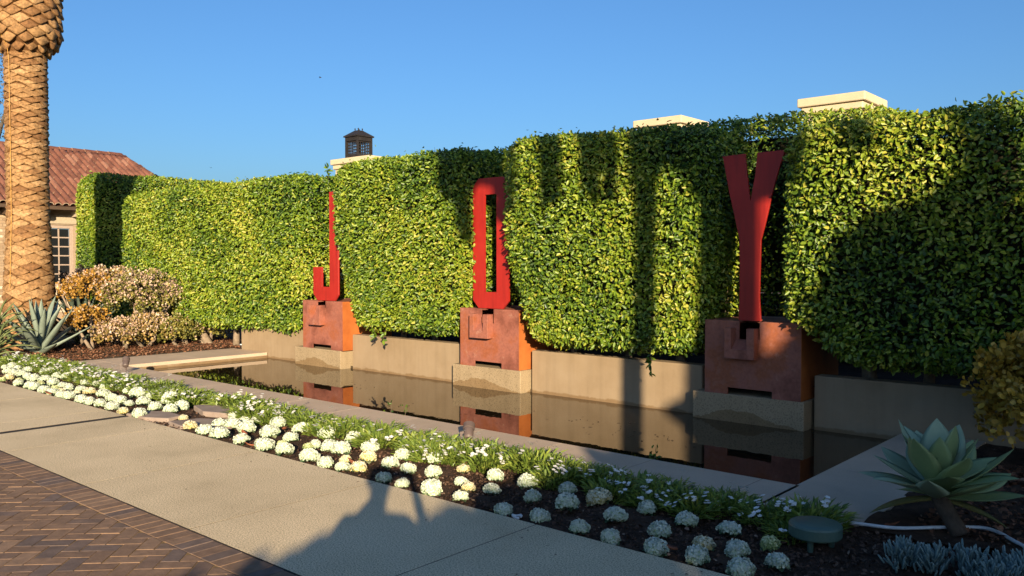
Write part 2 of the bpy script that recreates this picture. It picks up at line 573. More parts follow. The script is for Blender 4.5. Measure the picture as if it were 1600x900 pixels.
tag(chips('leaf_litter', [(-18, -14.45, 5.2, 9.5, 9000), (-14.3, -13.9, 8.5, 9.2, 300), (-1.5, 0, 5.4, 7.5, 2500)], 0.0, M_LITTER, (.02, .06)),
    'brown fallen leaf litter under the shrubs', 'leaf litter')

# stepping flagstones in the bed
M_FLAG = surf('flagstone', [(.3, (.21, .16, .13)), (.7, (.31, .245, .20))], 5, .85, .4, 60, .2)
FL = [([(-8.93, 3.97), (-8.55, 3.99), (-8.30, 4.12), (-8.35, 4.30), (-8.72, 4.33), (-8.9, 4.2)], .012, 'flat grey flagstone touching the walkway edge'),
      ([(-8.18, 4.06), (-7.85, 4.02), (-7.42, 4.20), (-7.45, 4.42), (-7.78, 4.52), (-8.1, 4.36)], .008, 'flat grey flagstone half hidden behind white cabbages'),
      ([(-8.72, 4.62), (-8.3, 4.50), (-7.95, 4.62), (-8.0, 4.84), (-8.4, 4.92), (-8.7, 4.84)], .035, 'raised pinkish flagstone beside the flowering clump')]
for pts, top, lab in FL:
    me = prism_z_mesh('flagstone', pts, top - .06, top, .008)
    tag(obj('flagstone', me, M_FLAG), lab, 'flagstone', 'stepping flagstones in the bed')

# ------------------------------------------------------------------ low walls and plinths
def wall(x0, x1, label, y0=8.47, y1=8.66):
    o = box('garden_wall', 0, x1 - x0, 0, y1 - y0, -.55, .457, M_STUCCO, None, .012, 2)
    o.location = (x0, y0, 0)
    return tag(o, label, 'wall', 'low tan plaster walls behind the pool')
wall(-14.17, -12.02, 'low tan plaster wall left of the letter J pedestal')
wall(-10.84, -8.40, 'low tan plaster wall between the J and O pedestals')
wall(-7.07, -4.575, 'low tan plaster wall between the O and Y pedestals')
wall(-3.305, 3.5, 'low tan plaster wall right of the letter Y pedestal')
LET = [(-11.56, 'J'), (-7.75, 'O'), (-3.97, 'Y')]
for cx, nm in LET:
    o = box('concrete_plinth', -.63, .63, 0, 1.1, -.55, .195, M_PLINTH, None, .01, 2)
    o.location = (cx, 8.30, 0)
    tag(o, 'speckled tan concrete plinth under the letter %s pedestal' % nm, 'plinth', 'concrete plinths standing in the pool')

# ------------------------------------------------------------------ rusty pedestals
def rust_mat():
    m, nt, b = nodes('rusted_steel')
    n1 = geo_noise(nt, 2.2, 9, .62)
    r1 = ramp(nt, [(.30, (.115, .040, .027)), (.42, (.205, .070, .046)), (.52, (.285, .105, .072)), (.62, (.27, .082, .036)), (.75, (.34, .15, .11))])
    nt.links.new(n1.outputs['Fac'], r1.inputs[0])
    n2 = geo_noise(nt, 30, 6)
    r2 = ramp(nt, [(.3, (.78,) * 3), (.6, (1.05,) * 3)])
    nt.links.new(n2.outputs['Fac'], r2.inputs[0])
    c = mixc(nt, r1.outputs[0], r2.outputs[0], .8, 'MULTIPLY')
    n3 = geo_noise(nt, 7, 8, .7)
    k = ramp(nt, [(.60, (0,) * 3), (.72, (.55,) * 3)])
    nt.links.new(n3.outputs['Fac'], k.inputs[0])
    c = mixc(nt, c, (.45, .27, .20), k.outputs[0])
    nt.links.new(c, b.inputs['Base Color'])
    b.inputs['Roughness'].default_value = .62
    b.inputs['Specular IOR Level'].default_value = .35
    bump(nt, b, n2.outputs['Fac'], .12, .004)
    return m
M_RUST = rust_mat()
M_RUSTO = surf('orange_rust', [(.3, (.28, .075, .015)), (.7, (.42, .13, .03))], 3, .7, .2, 40, .3)
BW, BH, BZ, BY = 1.075, .795, .195, 8.305
def pedestal(cx, label):
    t = empty('pedestal', (cx, BY, BZ), label=label, cat='pedestal', group='rusty steel pedestals of the letters')
    w = BW / 2
    fp = [(-w, 0), (-w + .27, 0), (-w + .27, .075), (-w + .77, .075), (-w + .77, 0), (w, 0), (w, BH), (-w + .63, BH), (-w + .63, .60), (-w + .40, .60), (-w + .40, BH), (-w, BH)]
    obj('front_plate', prism_mesh('front_plate', fp, 0, .02), M_RUST, t)
    box('side_plate', w - .012, w + .004, .003, 1.03, .002, BH - .002, M_RUSTO, t)
    box('side_plate', -w - .004, -w + .012, .003, 1.03, .002, BH - .002, M_RUST, t)
    box('back_plate', -w + .013, w - .013, 1.01, 1.03, .002, BH - .004, M_RUST, t)
    box('top_plate', -w + .013, w - .013, .19, 1.009, BH - .022, BH - .004, M_RUST, t)
    box('top_plate', -w + .013, -w + .40, .021, .189, BH - .022, BH - .004, M_RUST, t)
    box('top_plate', -w + .63, w - .013, .021, .189, BH - .022, BH - .004, M_RUST, t)
    u = [(-w + .285, .40), (-w + .62, .40), (-w + .62, .725), (-w + .535, .725), (-w + .535, .50), (-w + .36, .50), (-w + .36, .725), (-w + .285, .725)]
    br = obj('bracket', prism_mesh('bracket', u, -.115, -.001, .002), M_RUST, t)
    V = [(-w + .362, -.10, .5005), (-w + .533, -.10, .5005), (-w + .533, -.003, .5005), (-w + .362, -.003, .5005), (-w + .362, -.003, .60), (-w + .533, -.003, .60)]
    obj('ledge', mesh('ledge', V, [(0, 3, 2, 1), (0, 1, 5, 4), (3, 4, 5, 2), (0, 4, 3), (1, 2, 5)]), M_RUST, br)
    return t
for cx, nm in ((-11.42, 'J'), (-7.69, 'O'), (-3.915, 'Y')):
    pedestal(cx, {'J': 'rusty steel box pedestal carrying the red letter J', 'O': 'rusty steel box pedestal carrying the red letter O', 'Y': 'rusty steel box pedestal under the red letter Y, mostly shaded'}[nm])

# ------------------------------------------------------------------ red letters
def red_mat():
    m, nt, b = nodes('red_paint')
    n = geo_noise(nt, 3, 6)
    r = ramp(nt, [(.3, (.275, .014, .010)), (.7, (.325, .020, .014))])
    nt.links.new(n.outputs['Fac'], r.inputs[0])
    g = nt.nodes.new('ShaderNodeNewGeometry'); mp = nt.nodes.new('ShaderNodeMapping'); mp.inputs['Scale'].default_value = (9, 9, .9)
    nt.links.new(g.outputs['Position'], mp.inputs['Vector'])
    st = nt.nodes.new('ShaderNodeTexNoise'); st.inputs['Scale'].default_value = 2; st.inputs['Detail'].default_value = 8
    nt.links.new(mp.outputs[0], st.inputs['Vector'])
    rs = ramp(nt, [(.32, (.72, .78, .8)), (.5, (1, 1, 1)), (.7, (1.12, 1.15, 1.15))]); nt.links.new(st.outputs['Fac'], rs.inputs[0])
    s = geo_noise(nt, 45, 3, .8)
    k = ramp(nt, [(.70, (0,) * 3), (.74, (.5,) * 3)])
    nt.links.new(s.outputs['Fac'], k.inputs[0])
    c = mixc(nt, mixc(nt, r.outputs[0], rs.outputs[0], .7, 'MULTIPLY'), (.55, .25, .22), k.outputs[0])
    nt.links.new(c, b.inputs['Base Color'])
    b.inputs['Roughness'].default_value = .45
    b.inputs['Specular IOR Level'].default_value = .4
    f = geo_noise(nt, 25, 4); bump(nt, b, f.outputs['Fac'], .04, .004)
    return m
M_RED = red_mat()
LZ = .991
YP = [(-4.302, 2.765), (-4.041, 2.771), (-4.018, 2.555), (-3.979, 2.257), (-3.924, 2.548), (-3.904, 2.771), (-3.597, 2.775), (-3.667, 2.576), (-3.744, 2.299), (-3.812, 2.017), (-3.857, 1.85), (-3.864, 1.512), (-3.869, 1.241), (-3.850, LZ), (-4.103, LZ), (-4.094, 1.235), (-4.092, 1.511), (-4.1, 1.854), (-4.146, 2.062), (-4.223, 2.376), (-4.282, 2.673)]
JP = [(-11.774, 1.546), (-11.528, 1.546), (-11.528, 1.219), (-11.325, 1.219), (-11.325, 2.775), (-11.09, 2.775), (-11.09, 1.09), (-11.18, LZ), (-11.66, LZ), (-11.774, 1.10)]
OP = [(-8.06, 1.10), (-8.06, 2.662), (-7.95, 2.767), (-7.51, 2.767), (-7.40, 2.662), (-7.40, 1.10), (-7.505, LZ), (-7.955, LZ)]
OH = [(-7.84, 1.215), (-7.84, 2.54), (-7.62, 2.54), (-7.62, 1.215)]
def letter(name, outer, cx, label, hole=None):
    loc = (cx, 8.40, LZ)
    o2 = [(p[0] - cx, p[1] - LZ) for p in outer]
    if hole is None:
        me = prism_mesh(name, o2, -.014, .014, .002)
    else:
        h2 = [(p[0] - cx, p[1] - LZ) for p in hole]
        # ring of quads between outline and hole, then extruded
        bm = bmesh.new()
        a = [bm.verts.new((p[0], -.014, p[1])) for p in o2]; h = [bm.verts.new((p[0], -.014, p[1])) for p in h2]
        fs = [(a[7], a[0], h[0]), (a[0], a[1], h[1], h[0]), (a[1], a[2], h[1]), (a[2], a[3], h[2], h[1]), (a[3], a[4], h[2]), (a[4], a[5], h[3], h[2]), (a[5], a[6], h[3]), (a[6], a[7], h[0], h[3])]
        ff = [bm.faces.new(f) for f in fs]
        r = bmesh.ops.extrude_face_region(bm, geom=ff)
        for v in r['geom']:
            if isinstance(v, bmesh.types.BMVert): v.co.y = .014
        bmesh.ops.recalc_face_normals(bm, faces=bm.faces[:])
        me = bpy.data.meshes.new(name); bm.to_mesh(me); bm.free()
    t = empty('letter_sculpture', loc, label=label, cat='letter', group='red steel letters spelling JOY')
    obj('plate', me, M_RED, t)
    # steel foot that stands on the pedestal behind the plate
    box('foot', -.10, .10, .0145, .10, -.003, .012, M_RUST, t)
    return t
letter('letter_j', JP, -11.43, 'red steel letter J half hidden by the hedge')
letter('letter_o', OP, -7.73, 'red steel letter O with a narrow slot', OH)
letter('letter_y', YP, -3.978, 'red steel letter Y standing in shade')

# ------------------------------------------------------------------ hedges
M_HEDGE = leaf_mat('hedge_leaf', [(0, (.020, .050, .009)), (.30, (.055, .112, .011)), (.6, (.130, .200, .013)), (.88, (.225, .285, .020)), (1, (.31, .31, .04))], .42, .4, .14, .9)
M_SHADED_TWIG = surf('shaded_twig_mass', [(.3, (.012, .012, .007)), (.7, (.028, .026, .014))], 14, .95, .8, 60, .1)
M_BARK = surf('bark', [(.3, (.16, .12, .085)), (.7, (.30, .235, .17))], 12, .9, .6, 60, .2)
M_DARKBARK = surf('dark_bark', [(.3, (.05, .038, .028)), (.7, (.12, .09, .065))], 12, .9, .6, 60, .2)

def lump(P, s=1.0):
    """smooth unevenness of a clipped hedge face"""
    x, y, z = P[:, 0] * s, P[:, 1] * s, P[:, 2] * s
    return .5 * np.sin(2.1 * x + 1.3 * z + .7) + .4 * np.sin(3.7 * z - 1.9 * x + 2 * y) + .3 * np.sin(5.3 * x + 4.1 * y + 2.2 * z + 1)

def rounded(n, lo, hi, r, weights):
    """n points on a rounded box; weights for faces -x,+x,-y,+y,-z,+z"""
    lo = np.array(lo, float); hi = np.array(hi, float); d = hi - lo
    area = np.array([d[1] * d[2], d[1] * d[2], d[0] * d[2], d[0] * d[2], d[0] * d[1], d[0] * d[1]]) * np.array(weights)
    f = rng.choice(6, n, p=area / area.sum())
    P = lo + rng.uniform(0, 1, (n, 3)) * d
    ax = f // 2
    P[np.arange(n), ax] = np.where(f % 2 == 0, lo[ax], hi[ax])
    q = np.clip(P, lo + r, hi - r)
    N = nrm(P - q)
    return q + N * r, N

def hedge(name, lo, hi, n, label, weights=(.5, 1, 1, .15, .35, 1.25), r=.25, leaf=.053, trunks=(), dl=(0, 1, 1), dr=(0, 1, 1), tmat=None, tilt=0.0):
    t = empty(name, ((lo[0] + hi[0]) / 2, (lo[1] + hi[1]) / 2, .0), label=label, cat='hedge', group='clipped green hedges behind the pool')
    off = np.array(t.location)
    P, N = rounded(n, lo, hi, r, weights)
    def shape(Q):
        """ends of a clipped block draw in towards the ground: (amount, z where it starts, height over which it grows)"""
        f = (Q[:, 0] - lo[0]) / (hi[0] - lo[0])
        Q = Q.copy()
        Q[:, 0] += np.clip(1 - 2 * f, 0, 1) * dl[0] * np.clip((dl[1] - Q[:, 2]) / dl[2], 0, 1) - np.clip(2 * f - 1, 0, 1) * dr[0] * np.clip((dr[1] - Q[:, 2]) / dr[2], 0, 1)
        Q[:, 2] -= tilt * f * np.clip((Q[:, 2] - 1.5) / 1.5, 0, 1)
        return Q
    P = shape(P)
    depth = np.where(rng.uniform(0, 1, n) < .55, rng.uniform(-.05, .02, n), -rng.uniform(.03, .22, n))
    P = P + N * (lump(P) * .026 + depth + .03)[:, None]
    # ragged new shoots along the top
    shoots = (N[:, 2] > .5) & (rng.uniform(0, 1, n) < .07)
    P[shoots, 2] += rng.exponential(.022, shoots.sum())
    spread = rng.normal(0, 1, (n, 3))
    Nl = nrm(N * .75 + np.array([[.25, -.30, .45]]) + spread * .60)
    T = np.cross(Nl, rng.normal(0, 1, (n, 3))) + np.array([[0, 0, -.10]]) + N * .55
    L = leaf * rng.uniform(.55, 1.35, n)
    var = np.clip(.57 + rng.normal(0, .21, n) + np.minimum(depth, 0) * 2.3 + .04 + .12 * np.sin(P[:, 0] * 1.7 + P[:, 2] * 2.3), 0, 1)  # leaves set deeper are coloured darker to strengthen the hedge's inner shade
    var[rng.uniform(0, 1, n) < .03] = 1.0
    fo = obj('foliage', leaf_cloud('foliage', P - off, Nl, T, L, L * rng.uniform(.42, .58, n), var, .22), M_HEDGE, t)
    tag(fo, kind='stuff')
    # inner twig mass as a solid core, coloured near black to deepen the shade
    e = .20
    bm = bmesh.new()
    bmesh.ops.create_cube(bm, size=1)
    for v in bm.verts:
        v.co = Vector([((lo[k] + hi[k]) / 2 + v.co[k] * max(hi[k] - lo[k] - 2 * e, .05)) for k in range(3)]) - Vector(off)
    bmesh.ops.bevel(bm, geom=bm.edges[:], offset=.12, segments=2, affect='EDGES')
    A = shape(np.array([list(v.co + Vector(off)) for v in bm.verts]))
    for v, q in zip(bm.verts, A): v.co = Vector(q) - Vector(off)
    me = bpy.data.meshes.new('shaded_twig_core'); bm.to_mesh(me); bm.free()
    obj('shaded_twig_core', me, M_SHADED_TWIG, t)
    for (tx, ty, tr, zb) in trunks:
        pts = [(tx, ty, zb), (tx + random.uniform(-.03, .03), ty, zb + .25), (tx + random.uniform(-.08, .08), ty + .05, zb + .7)]
        obj('trunk', tube_mesh('trunk', [Vector(p) - Vector(off) for p in pts], [tr * 1.3, tr, tr * .8], 8), tmat or M_BARK, t, smooth=True)
    return t

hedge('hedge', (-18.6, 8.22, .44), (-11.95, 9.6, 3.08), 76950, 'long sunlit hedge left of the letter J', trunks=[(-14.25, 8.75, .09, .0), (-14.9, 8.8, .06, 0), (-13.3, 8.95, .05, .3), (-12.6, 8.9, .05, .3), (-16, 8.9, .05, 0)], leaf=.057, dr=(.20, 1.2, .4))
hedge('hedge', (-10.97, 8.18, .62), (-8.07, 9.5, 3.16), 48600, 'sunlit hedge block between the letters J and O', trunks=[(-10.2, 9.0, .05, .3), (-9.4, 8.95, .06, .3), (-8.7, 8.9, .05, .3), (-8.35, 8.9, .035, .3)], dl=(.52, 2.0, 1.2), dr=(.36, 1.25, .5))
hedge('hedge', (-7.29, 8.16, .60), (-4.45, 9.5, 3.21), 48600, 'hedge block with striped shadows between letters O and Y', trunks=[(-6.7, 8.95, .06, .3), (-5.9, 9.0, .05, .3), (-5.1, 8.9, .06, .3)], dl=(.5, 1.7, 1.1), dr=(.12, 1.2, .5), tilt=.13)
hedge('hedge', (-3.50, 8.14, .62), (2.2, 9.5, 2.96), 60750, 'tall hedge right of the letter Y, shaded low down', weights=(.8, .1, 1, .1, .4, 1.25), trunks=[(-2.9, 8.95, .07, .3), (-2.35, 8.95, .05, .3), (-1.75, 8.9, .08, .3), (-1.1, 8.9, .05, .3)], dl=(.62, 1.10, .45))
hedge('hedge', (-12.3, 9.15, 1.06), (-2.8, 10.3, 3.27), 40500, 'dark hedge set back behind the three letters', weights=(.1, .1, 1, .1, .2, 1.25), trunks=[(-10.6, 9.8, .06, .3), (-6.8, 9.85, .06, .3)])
hedge('hedge', (-22.0, 8.55, .1), (-21.0, 13.5, 3.82), 54675, 'taller hedge in front of the brick house at left', weights=(.2, 1, 2.2, .1, .1, 1.25), r=.48, leaf=.062)
# sprigs hanging out of the hedges over the walls
def sprig(base, direc, n, length, label, drop=.5, leaf=.075):
    t = empty('sprig', base, label=label, cat='sprig', group='loose sprigs hanging from the hedges')
    d = Vector(direc).normalized()
    pts = [d * (length * s) + Vector((0, 0, -drop * length * s * s)) for s in (0, .35, .7, 1.0)]
    obj('stem', tube_mesh('stem', pts, [.004, .0035, .003, .0015], 5), M_DARKBARK, t)
    s = rng.uniform(.15, 1, n)
    P = np.array([list(d * (length * q) + Vector((0, 0, -drop * length * q * q))) for q in s])
    T = rng.normal(0, 1, (n, 3)) + np.array([list(d)]) * .6 + [[0, 0, -.4]]
    N = rng.normal(0, .6, (n, 3)) + [[.2, -.6, .6]]
    L = leaf * rng.uniform(.7, 1.2, n)
    obj('leaves', leaf_cloud('leaves', P, N, T, L, L * .5, rng.uniform(.15, .75, n), .2), M_HEDGE, t)
    return t
sprig((-9.95, 8.2, .62), (.1, -.3, -.9), 16, .13, 'leafy sprig hanging over the wall between J and O')
sprig((-9.7, 8.2, .60), (-.2, -.3, -.9), 11, .11, 'second leafy sprig over the wall between J and O')
sprig((-5.05, 8.15, .62), (.1, -.25, -1), 14, .20, 'dark sprig dangling over the wall left of Y')

sprig((-9.0, 8.6, 3.10), (-.1, -.1, 1), 7, .24, 'thin leafy shoot above the hedge left of O', .1, .06)
sprig((-8.75, 8.6, 3.10), (.5, -.1, .9), 6, .22, 'thin bent shoot above the hedge near the O', .5, .06)
sprig((-11.9, 8.8, 3.05), (.1, -.1, 1), 16, .20, 'grassy shoots on the hedge left of the lantern', .0, .09)
# low timber fence seen under the hedges
M_FENCE = plain('weathered_white_paint', (.42, .40, .37), .7)
M_FPANEL = plain('dark_slate_panel', (.035, .042, .055), .6)
fen = empty('garden_fence', (-6, 10.7, .2), label='dark fence with pale posts seen under the hedges', cat='fence')
box('panel', -9, 9, .03, .06, .05, 1.0, M_FPANEL, fen)
for k in range(23):
    box('post', -8.8 + k * .8, -8.70 + k * .8, -.03, .028, 0, 1.05, M_FENCE, fen, .006)
# pale trunk and wire mesh in the gap left of the Y
pt = empty('tree_trunk', (-4.62, 9.05, .3), label='pale lit trunk in the gap left of the letter Y', cat='tree trunk')
obj('trunk', tube_mesh('trunk', [(0, 0, 0), (.02, .02, .5), (-.02, .05, 1.1), (.03, .12, 1.9)], [.06, .05, .045, .035], 9), M_BARK, pt, smooth=True)

# ------------------------------------------------------------------ cream pillars and lantern behind the hedge
M_CREAM = surf('cream_stucco', [(.3, (.46, .385, .255)), (.7, (.54, .455, .31))], 2.5, .85, .15, 60, .2)
def pillar(x1, width, label, top=4.40, y0=14.0):
    t = empty('stucco_pillar', (x1, y0, -.1), label=label, cat='pillar', group='cream stucco pillars behind the hedge')
    z = top + .1
    box('shaft', -width + .1, -.1, .1, width - .1, 0, z - .27, M_CREAM, t, .01)
    box('cap', -width + .05, -.05, .05, width - .05, z - .269, z - .15, M_CREAM, t, .02, 2)
    box('cap', -width, 0, 0, width, z - .149, z, M_CREAM, t, .02, 2)
    return t
pillar(-4.68, 1.13, 'cream stucco pillar with stepped cap above the right hedge')
pillar(-8.03, 1.08, 'cream pillar cap just above the hedge near letter Y')
pillar(-17.2, 1.65, 'cream stucco pillar under the bronze lantern', 4.43)
M_BRONZE = surf('dark_bronze', [(.3, (.012, .010, .010)), (.7, (.024, .020, .018))], 6, .6, .2, 40, .4)
M_LGLASS = plain('lantern_glass', (.35, .42, .5), .15, .5)
def lantern(loc):
    t = empty('roof_lantern', loc, R(0), 'dark bronze lantern with pierced panels on a cream pillar', 'lantern')
    s, h = .38, .82
    t.scale = (.70, .70, .80)
    box('base', -s - .03, s + .03, -s - .03, s + .03, 0, .05, M_BRONZE, t, .008)
    for a in (-1, 1):
        for c in (-1, 1):
            box('corner_post', a * s - (.065 if a > 0 else 0), a * s + (0 if a > 0 else .065), c * s - (.065 if c > 0 else 0), c * s + (0 if c > 0 else .065), .05, h, M_BRONZE, t)
    box('top_rail', -s + .004, s - .004, -s + .004, s - .004, h - .14, h - .001, M_BRONZE, t)
    box('bottom_rail', -s + .004, s - .004, -s + .004, s - .004, .051, .22, M_BRONZE, t)
    # pierced panels: a grid of bars with openings
    for side in range(4):
        ms = []
        for k in range(6):
            q = -s + .09 + k * (2 * s - .18) / 5
            ms.append(box_mesh('b', q - .013, q + .013, -.008, .008, .22, h - .14))
        for k in range(5):
            zz = .25 + k * (h - .42) / 4
            ms.append(box_mesh('b', -s + .066, s - .066, -.0065, .0065, zz - .013, zz + .013))
        for sx in (-1, 1):
            ms.append(box_mesh('b', sx * (s - .1) - .035, sx * (s - .1) + .035, -.0095, .0095, .22, h - .14))
        me = join_meshes('pierced_panel', ms)
        obj('pierced_panel', me, M_BRONZE, t, (math.sin(side * math.pi / 2) * (s - .06), -math.cos(side * math.pi / 2) * (s - .06), 0), (0, 0, side * math.pi / 2))
    # hipped lid
    e = s + .05
    V = [(-e, -e, h), (e, -e, h), (e, e, h), (-e, e, h), (-e, -e, h + .04), (e, -e, h + .04), (e, e, h + .04), (-e, e, h + .04), (-.12, -.12, h + .24), (.12, -.12, h + .24), (.12, .12, h + .24), (-.12, .12, h + .24)]
    Fc = [(3, 2, 1, 0), (0, 1, 5, 4), (1, 2, 6, 5), (2, 3, 7, 6), (3, 0, 4, 7), (4, 5, 9, 8), (5, 6, 10, 9), (6, 7, 11, 10), (7, 4, 8, 11), (8, 9, 10, 11)]
    lid = obj('lid', mesh('lid', V, Fc), M_BRONZE, t)
    for a, c in ((-.1, -.1), (.1, -.1), (.1, .1), (-.1, .1)):
        obj('finial', lathe_mesh('finial', [(.02, 0), (.012, .03), (.03, .05), (.018, .075), (.004, .085)], 8), M_BRONZE, lid, (a, c, h + .238))
lantern((-18.55, 14.75, 4.43))

# ------------------------------------------------------------------ brick house at the left
M_HBRICK = rand_mat('house_brick', [(0, (.25, .17, .105)), (.5, (.33, .24, .155)), (.85, (.40, .30, .20)), (1, (.55, .48, .37))], .85, 14, .2, .3)
M_HMORT = plain('house_mortar', (.30, .23, .16), .9)
M_TILE = rand_mat('clay_tile', [(0, (.12, .048, .032)), (.5, (.165, .066, .043)), (.85, (.20, .085, .056)), (1, (.25, .125, .085))], .8, 10, .25, .3)
M_TMORT = plain('tile_mortar', (.42, .32, .23), .9)
M_WOOD = plain('dark_eave_timber', (.07, .045, .03), .7)
M_LINTEL = plain('stone_lintel', (.36, .30, .22), .8)
M_FRAME = plain('window_frame_paint', (.33, .26, .21), .5)
m, nt, b = nodes('window_glass'); b.inputs['Base Color'].default_value = (.012, .014, .016, 1); b.inputs['Roughness'].default_value = .06; b.inputs['IOR'].default_value = 1.5
M_GLASS = m
hs = empty('brick_house', (-24, 9, -.1), label='tan brick house with red clay tile roof behind the palm', cat='house')
def H(x, y, z): return (x + 24, y - 9, z + .1)
WY0, WY1, WZ0, WZ1 = 8.05, 9.33, 1.0, 2.64
# wall in four pieces round the window opening
for nm, (y0, y1, z0, z1) in (('a', (3.0, WY0, -.1, 3.3)), ('b', (WY1, 16.0, -.1, 3.3)), ('c', (WY0, WY1, -.1, WZ0)), ('d', (WY0, WY1, WZ1, 3.3))):
    box('wall', -.30, 0, y0 - 9, y1 - 9, z0 + .1, z1 + .1, M_HMORT, hs)
bm_b = []
row = 0
z = .3
while z < 3.1:
    y = 5.6 + (.105 if row % 2 else 0)
    while y < 11:
        ya, yb = y + .005, y + .205
        z1 = z + .062
        if not (yb > WY0 - .01 and ya < WY1 + .01 and z1 > WZ0 - .08 and z < WZ1 + .30):
            bm_b.append((ya, yb, z, z1))
        y += .21
    z += .073; row += 1
pw = [c for c in bm_b if 7.3 < c[0] < 8.0 or 9.3 < c[0] < 9.8]
bmesh_one = box_mesh('brick', 0, .012, 0, .2, 0, .062)
cnt = 0
wall_obj = hs.children[0]
oth = []
for ya, yb, za, zb in bm_b:
    if (ya, yb, za, zb) in pw and cnt < 280:
        obj('brick', bmesh_one, M_HBRICK, wall_obj, H(-24 + random.uniform(-.003, .002), ya, za)); cnt += 1
    else:
        oth.append(box_mesh('b', 0.001, .012, ya - 9, yb - 9, za + .1, zb + .1))
tag(obj('bricks_beyond_view', join_meshes('bricks_beyond_view', oth), M_HBRICK, hs), kind='stuff')
box('lintel', -.02, .03, WY0 - 9 - .12, WY1 - 9 + .14, WZ1 + .1 + .03, WZ1 + .1 + .27, M_LINTEL, hs, .008)
box('window_sill', -.02, .06, WY0 - 9 - .06, WY1 - 9 + .06, WZ0 + .02, WZ0 + .098, M_LINTEL, hs, .008)
win = empty('window'); win.parent = hs; win.location = H(-24.08, (WY0 + WY1) / 2, WZ0)
ww, wh = WY1 - WY0, WZ1 - WZ0
for a, c, d, e in ((-ww / 2, -ww / 2 + .09, 0, wh), (ww / 2 - .09, ww / 2, 0, wh), (-ww / 2 + .09, ww / 2 - .09, 0, .08), (-ww / 2 + .09, ww / 2 - .09, wh - .09, wh)):
    box('frame', -.03, .05, a + .001, c - .001, d + .001, e - .001, M_FRAME, win, .004)
npx, npz = 4, 6
iw, ih = ww - .18, wh - .17
for i in range(1, npx):
    y = -iw / 2 + iw * i / npx
    box('muntin', -.012, .014, y - .016, y + .016, .081, wh - .091, M_FRAME, win)
for j in range(1, npz):
    zz = .08 + ih * j / npz
    box('muntin', -.011, .015, -iw / 2 + .001, iw / 2 - .001, zz - .016, zz + .016, M_FRAME, win)
for i in range(npx):
    for j in range(npz):
        o = box('pane', -.004, .0, -iw / 2 + iw * i / npx + .017, -iw / 2 + iw * (i + 1) / npx - .017, .08 + ih * j / npz + .017, .08 + ih * (j + 1) / npz - .017, M_GLASS, win)
        o.rotation_euler = (0, random.uniform(-.01, .01), random.uniform(-.01, .01))
# roof: hip with barrel tiles
EX, EZ, RX, RZ, Y0, Y1, YR = -23.45, 3.12, -27.1, 5.02, 2.0, 13.0, 11.95
run = EX - RX
V = [H(EX, Y0, EZ), H(EX, Y1, EZ), H(RX, YR, RZ), H(RX, Y0, RZ), H(2 * RX - EX, Y0, EZ), H(2 * RX - EX, Y1, EZ)]
roof = obj('roof', mesh('roof', V, [(0, 1, 2, 3), (1, 5, 2), (3, 2, 5, 4), (0, 4, 5, 1), (0, 3, 4)]), plain('roof_felt', (.07, .025, .018), .9), hs)
box('fascia', .42, .55, Y0 - 9, Y1 - 9, EZ + .1 - .10, EZ + .1 - .012, M_WOOD, hs)
for k in range(13):
    yy = 4.2 + k * .85
    obj('rafter_tail', prism_mesh('rafter_tail', [(.01, -.16), (.40, -.16), (.46, -.10), (.46, 0), (.01, 0)], -.05, .05), M_LINTEL if k == 6 else M_WOOD, hs, (0, yy - 9, EZ + .1 - .10))
def tile_mesh():
    V, Fc = [], []
    seg = 6
    for (s, r) in ((0, .088), (.43, .075)):
        for k in range(seg + 1):
            a = math.pi * k / seg
            V.append((s, r * math.cos(a), r * math.sin(a) * .85))
    n = seg + 1
    for k in range(seg):
        Fc.append((k, k + 1, n + k + 1, n + k))
    # front lip thickness
    for k in range(n):
        a = math.pi * k / seg
        V.append((0, .068 * math.cos(a), .068 * math.sin(a) * .85))
    for k in range(seg):
        Fc.append((2 * n + k, 2 * n + k + 1, k + 1, k))
    return mesh('tile', V, Fc)
tm = tile_mesh()
tm.materials.append(M_TILE); tm.materials.append(M_TMORT)
mi = np.zeros(len(tm.polygons), np.int32); mi[6:] = 1
tm.polygons.foreach_set('material_index', mi)
slope = math.atan2(RZ - EZ, run)
Ls = run / math.cos(slope)
rest = []
cnt = 0
rows = int(Ls / .36)
for rr in range(rows):
    s = rr * .36
    x = EX - s * math.cos(slope) + .06; z = EZ + s * math.sin(slope) + .012
    yend = Y1 - (EX - x) * (Y1 - YR) / run - .05
    y = 5.2
    while y < yend:
        M = Matrix.Translation(H(x, y + random.uniform(-.006, .006), z)) @ Matrix.Rotation(math.pi, 4, 'Z') @ Matrix.Rotation(-slope - .03, 4, 'Y')
        # rows farther up are seen from px 0 at larger Y
        vis = 7.45 + s * .32 < y < 9.6 + s * .75
        if vis and cnt < 300:
            o = obj('tile', tm, None, roof); o.matrix_local = M; cnt += 1
        else:
            q = tm.copy(); q.transform(M); rest.append(q)
        y += .185
tb = join_meshes('tiles_beyond_view', rest)
tb.materials.append(M_TILE); tb.materials.append(M_TMORT)
tag(obj('tiles_beyond_view', tb, None, roof), kind='stuff')
# ridge and hip caps
def cap_row(a, b_, n):
    a, b_ = Vector(a), Vector(b_)
    for k in range(n):
        p = a.lerp(b_, k / n)
        d = (b_ - a).normalized()
        o = obj('ridge_tile', tm, None, roof)
        X = d; Yv = Vector((0, 0, 1)).cross(X).normalized(); Z = X.cross(Yv)
        mt = Matrix((X, Yv, Z)).transposed().to_4x4() @ Matrix.Diagonal((1, 1.5, 1.4, 1))
        o.matrix_local = Matrix.Translation(p) @ mt
cap_row(H(RX, 6.5, RZ + .02), H(RX, YR, RZ + .02), 15)
cap_row(H(EX, Y1, EZ + .02), H(RX, YR, RZ + .02), 11)

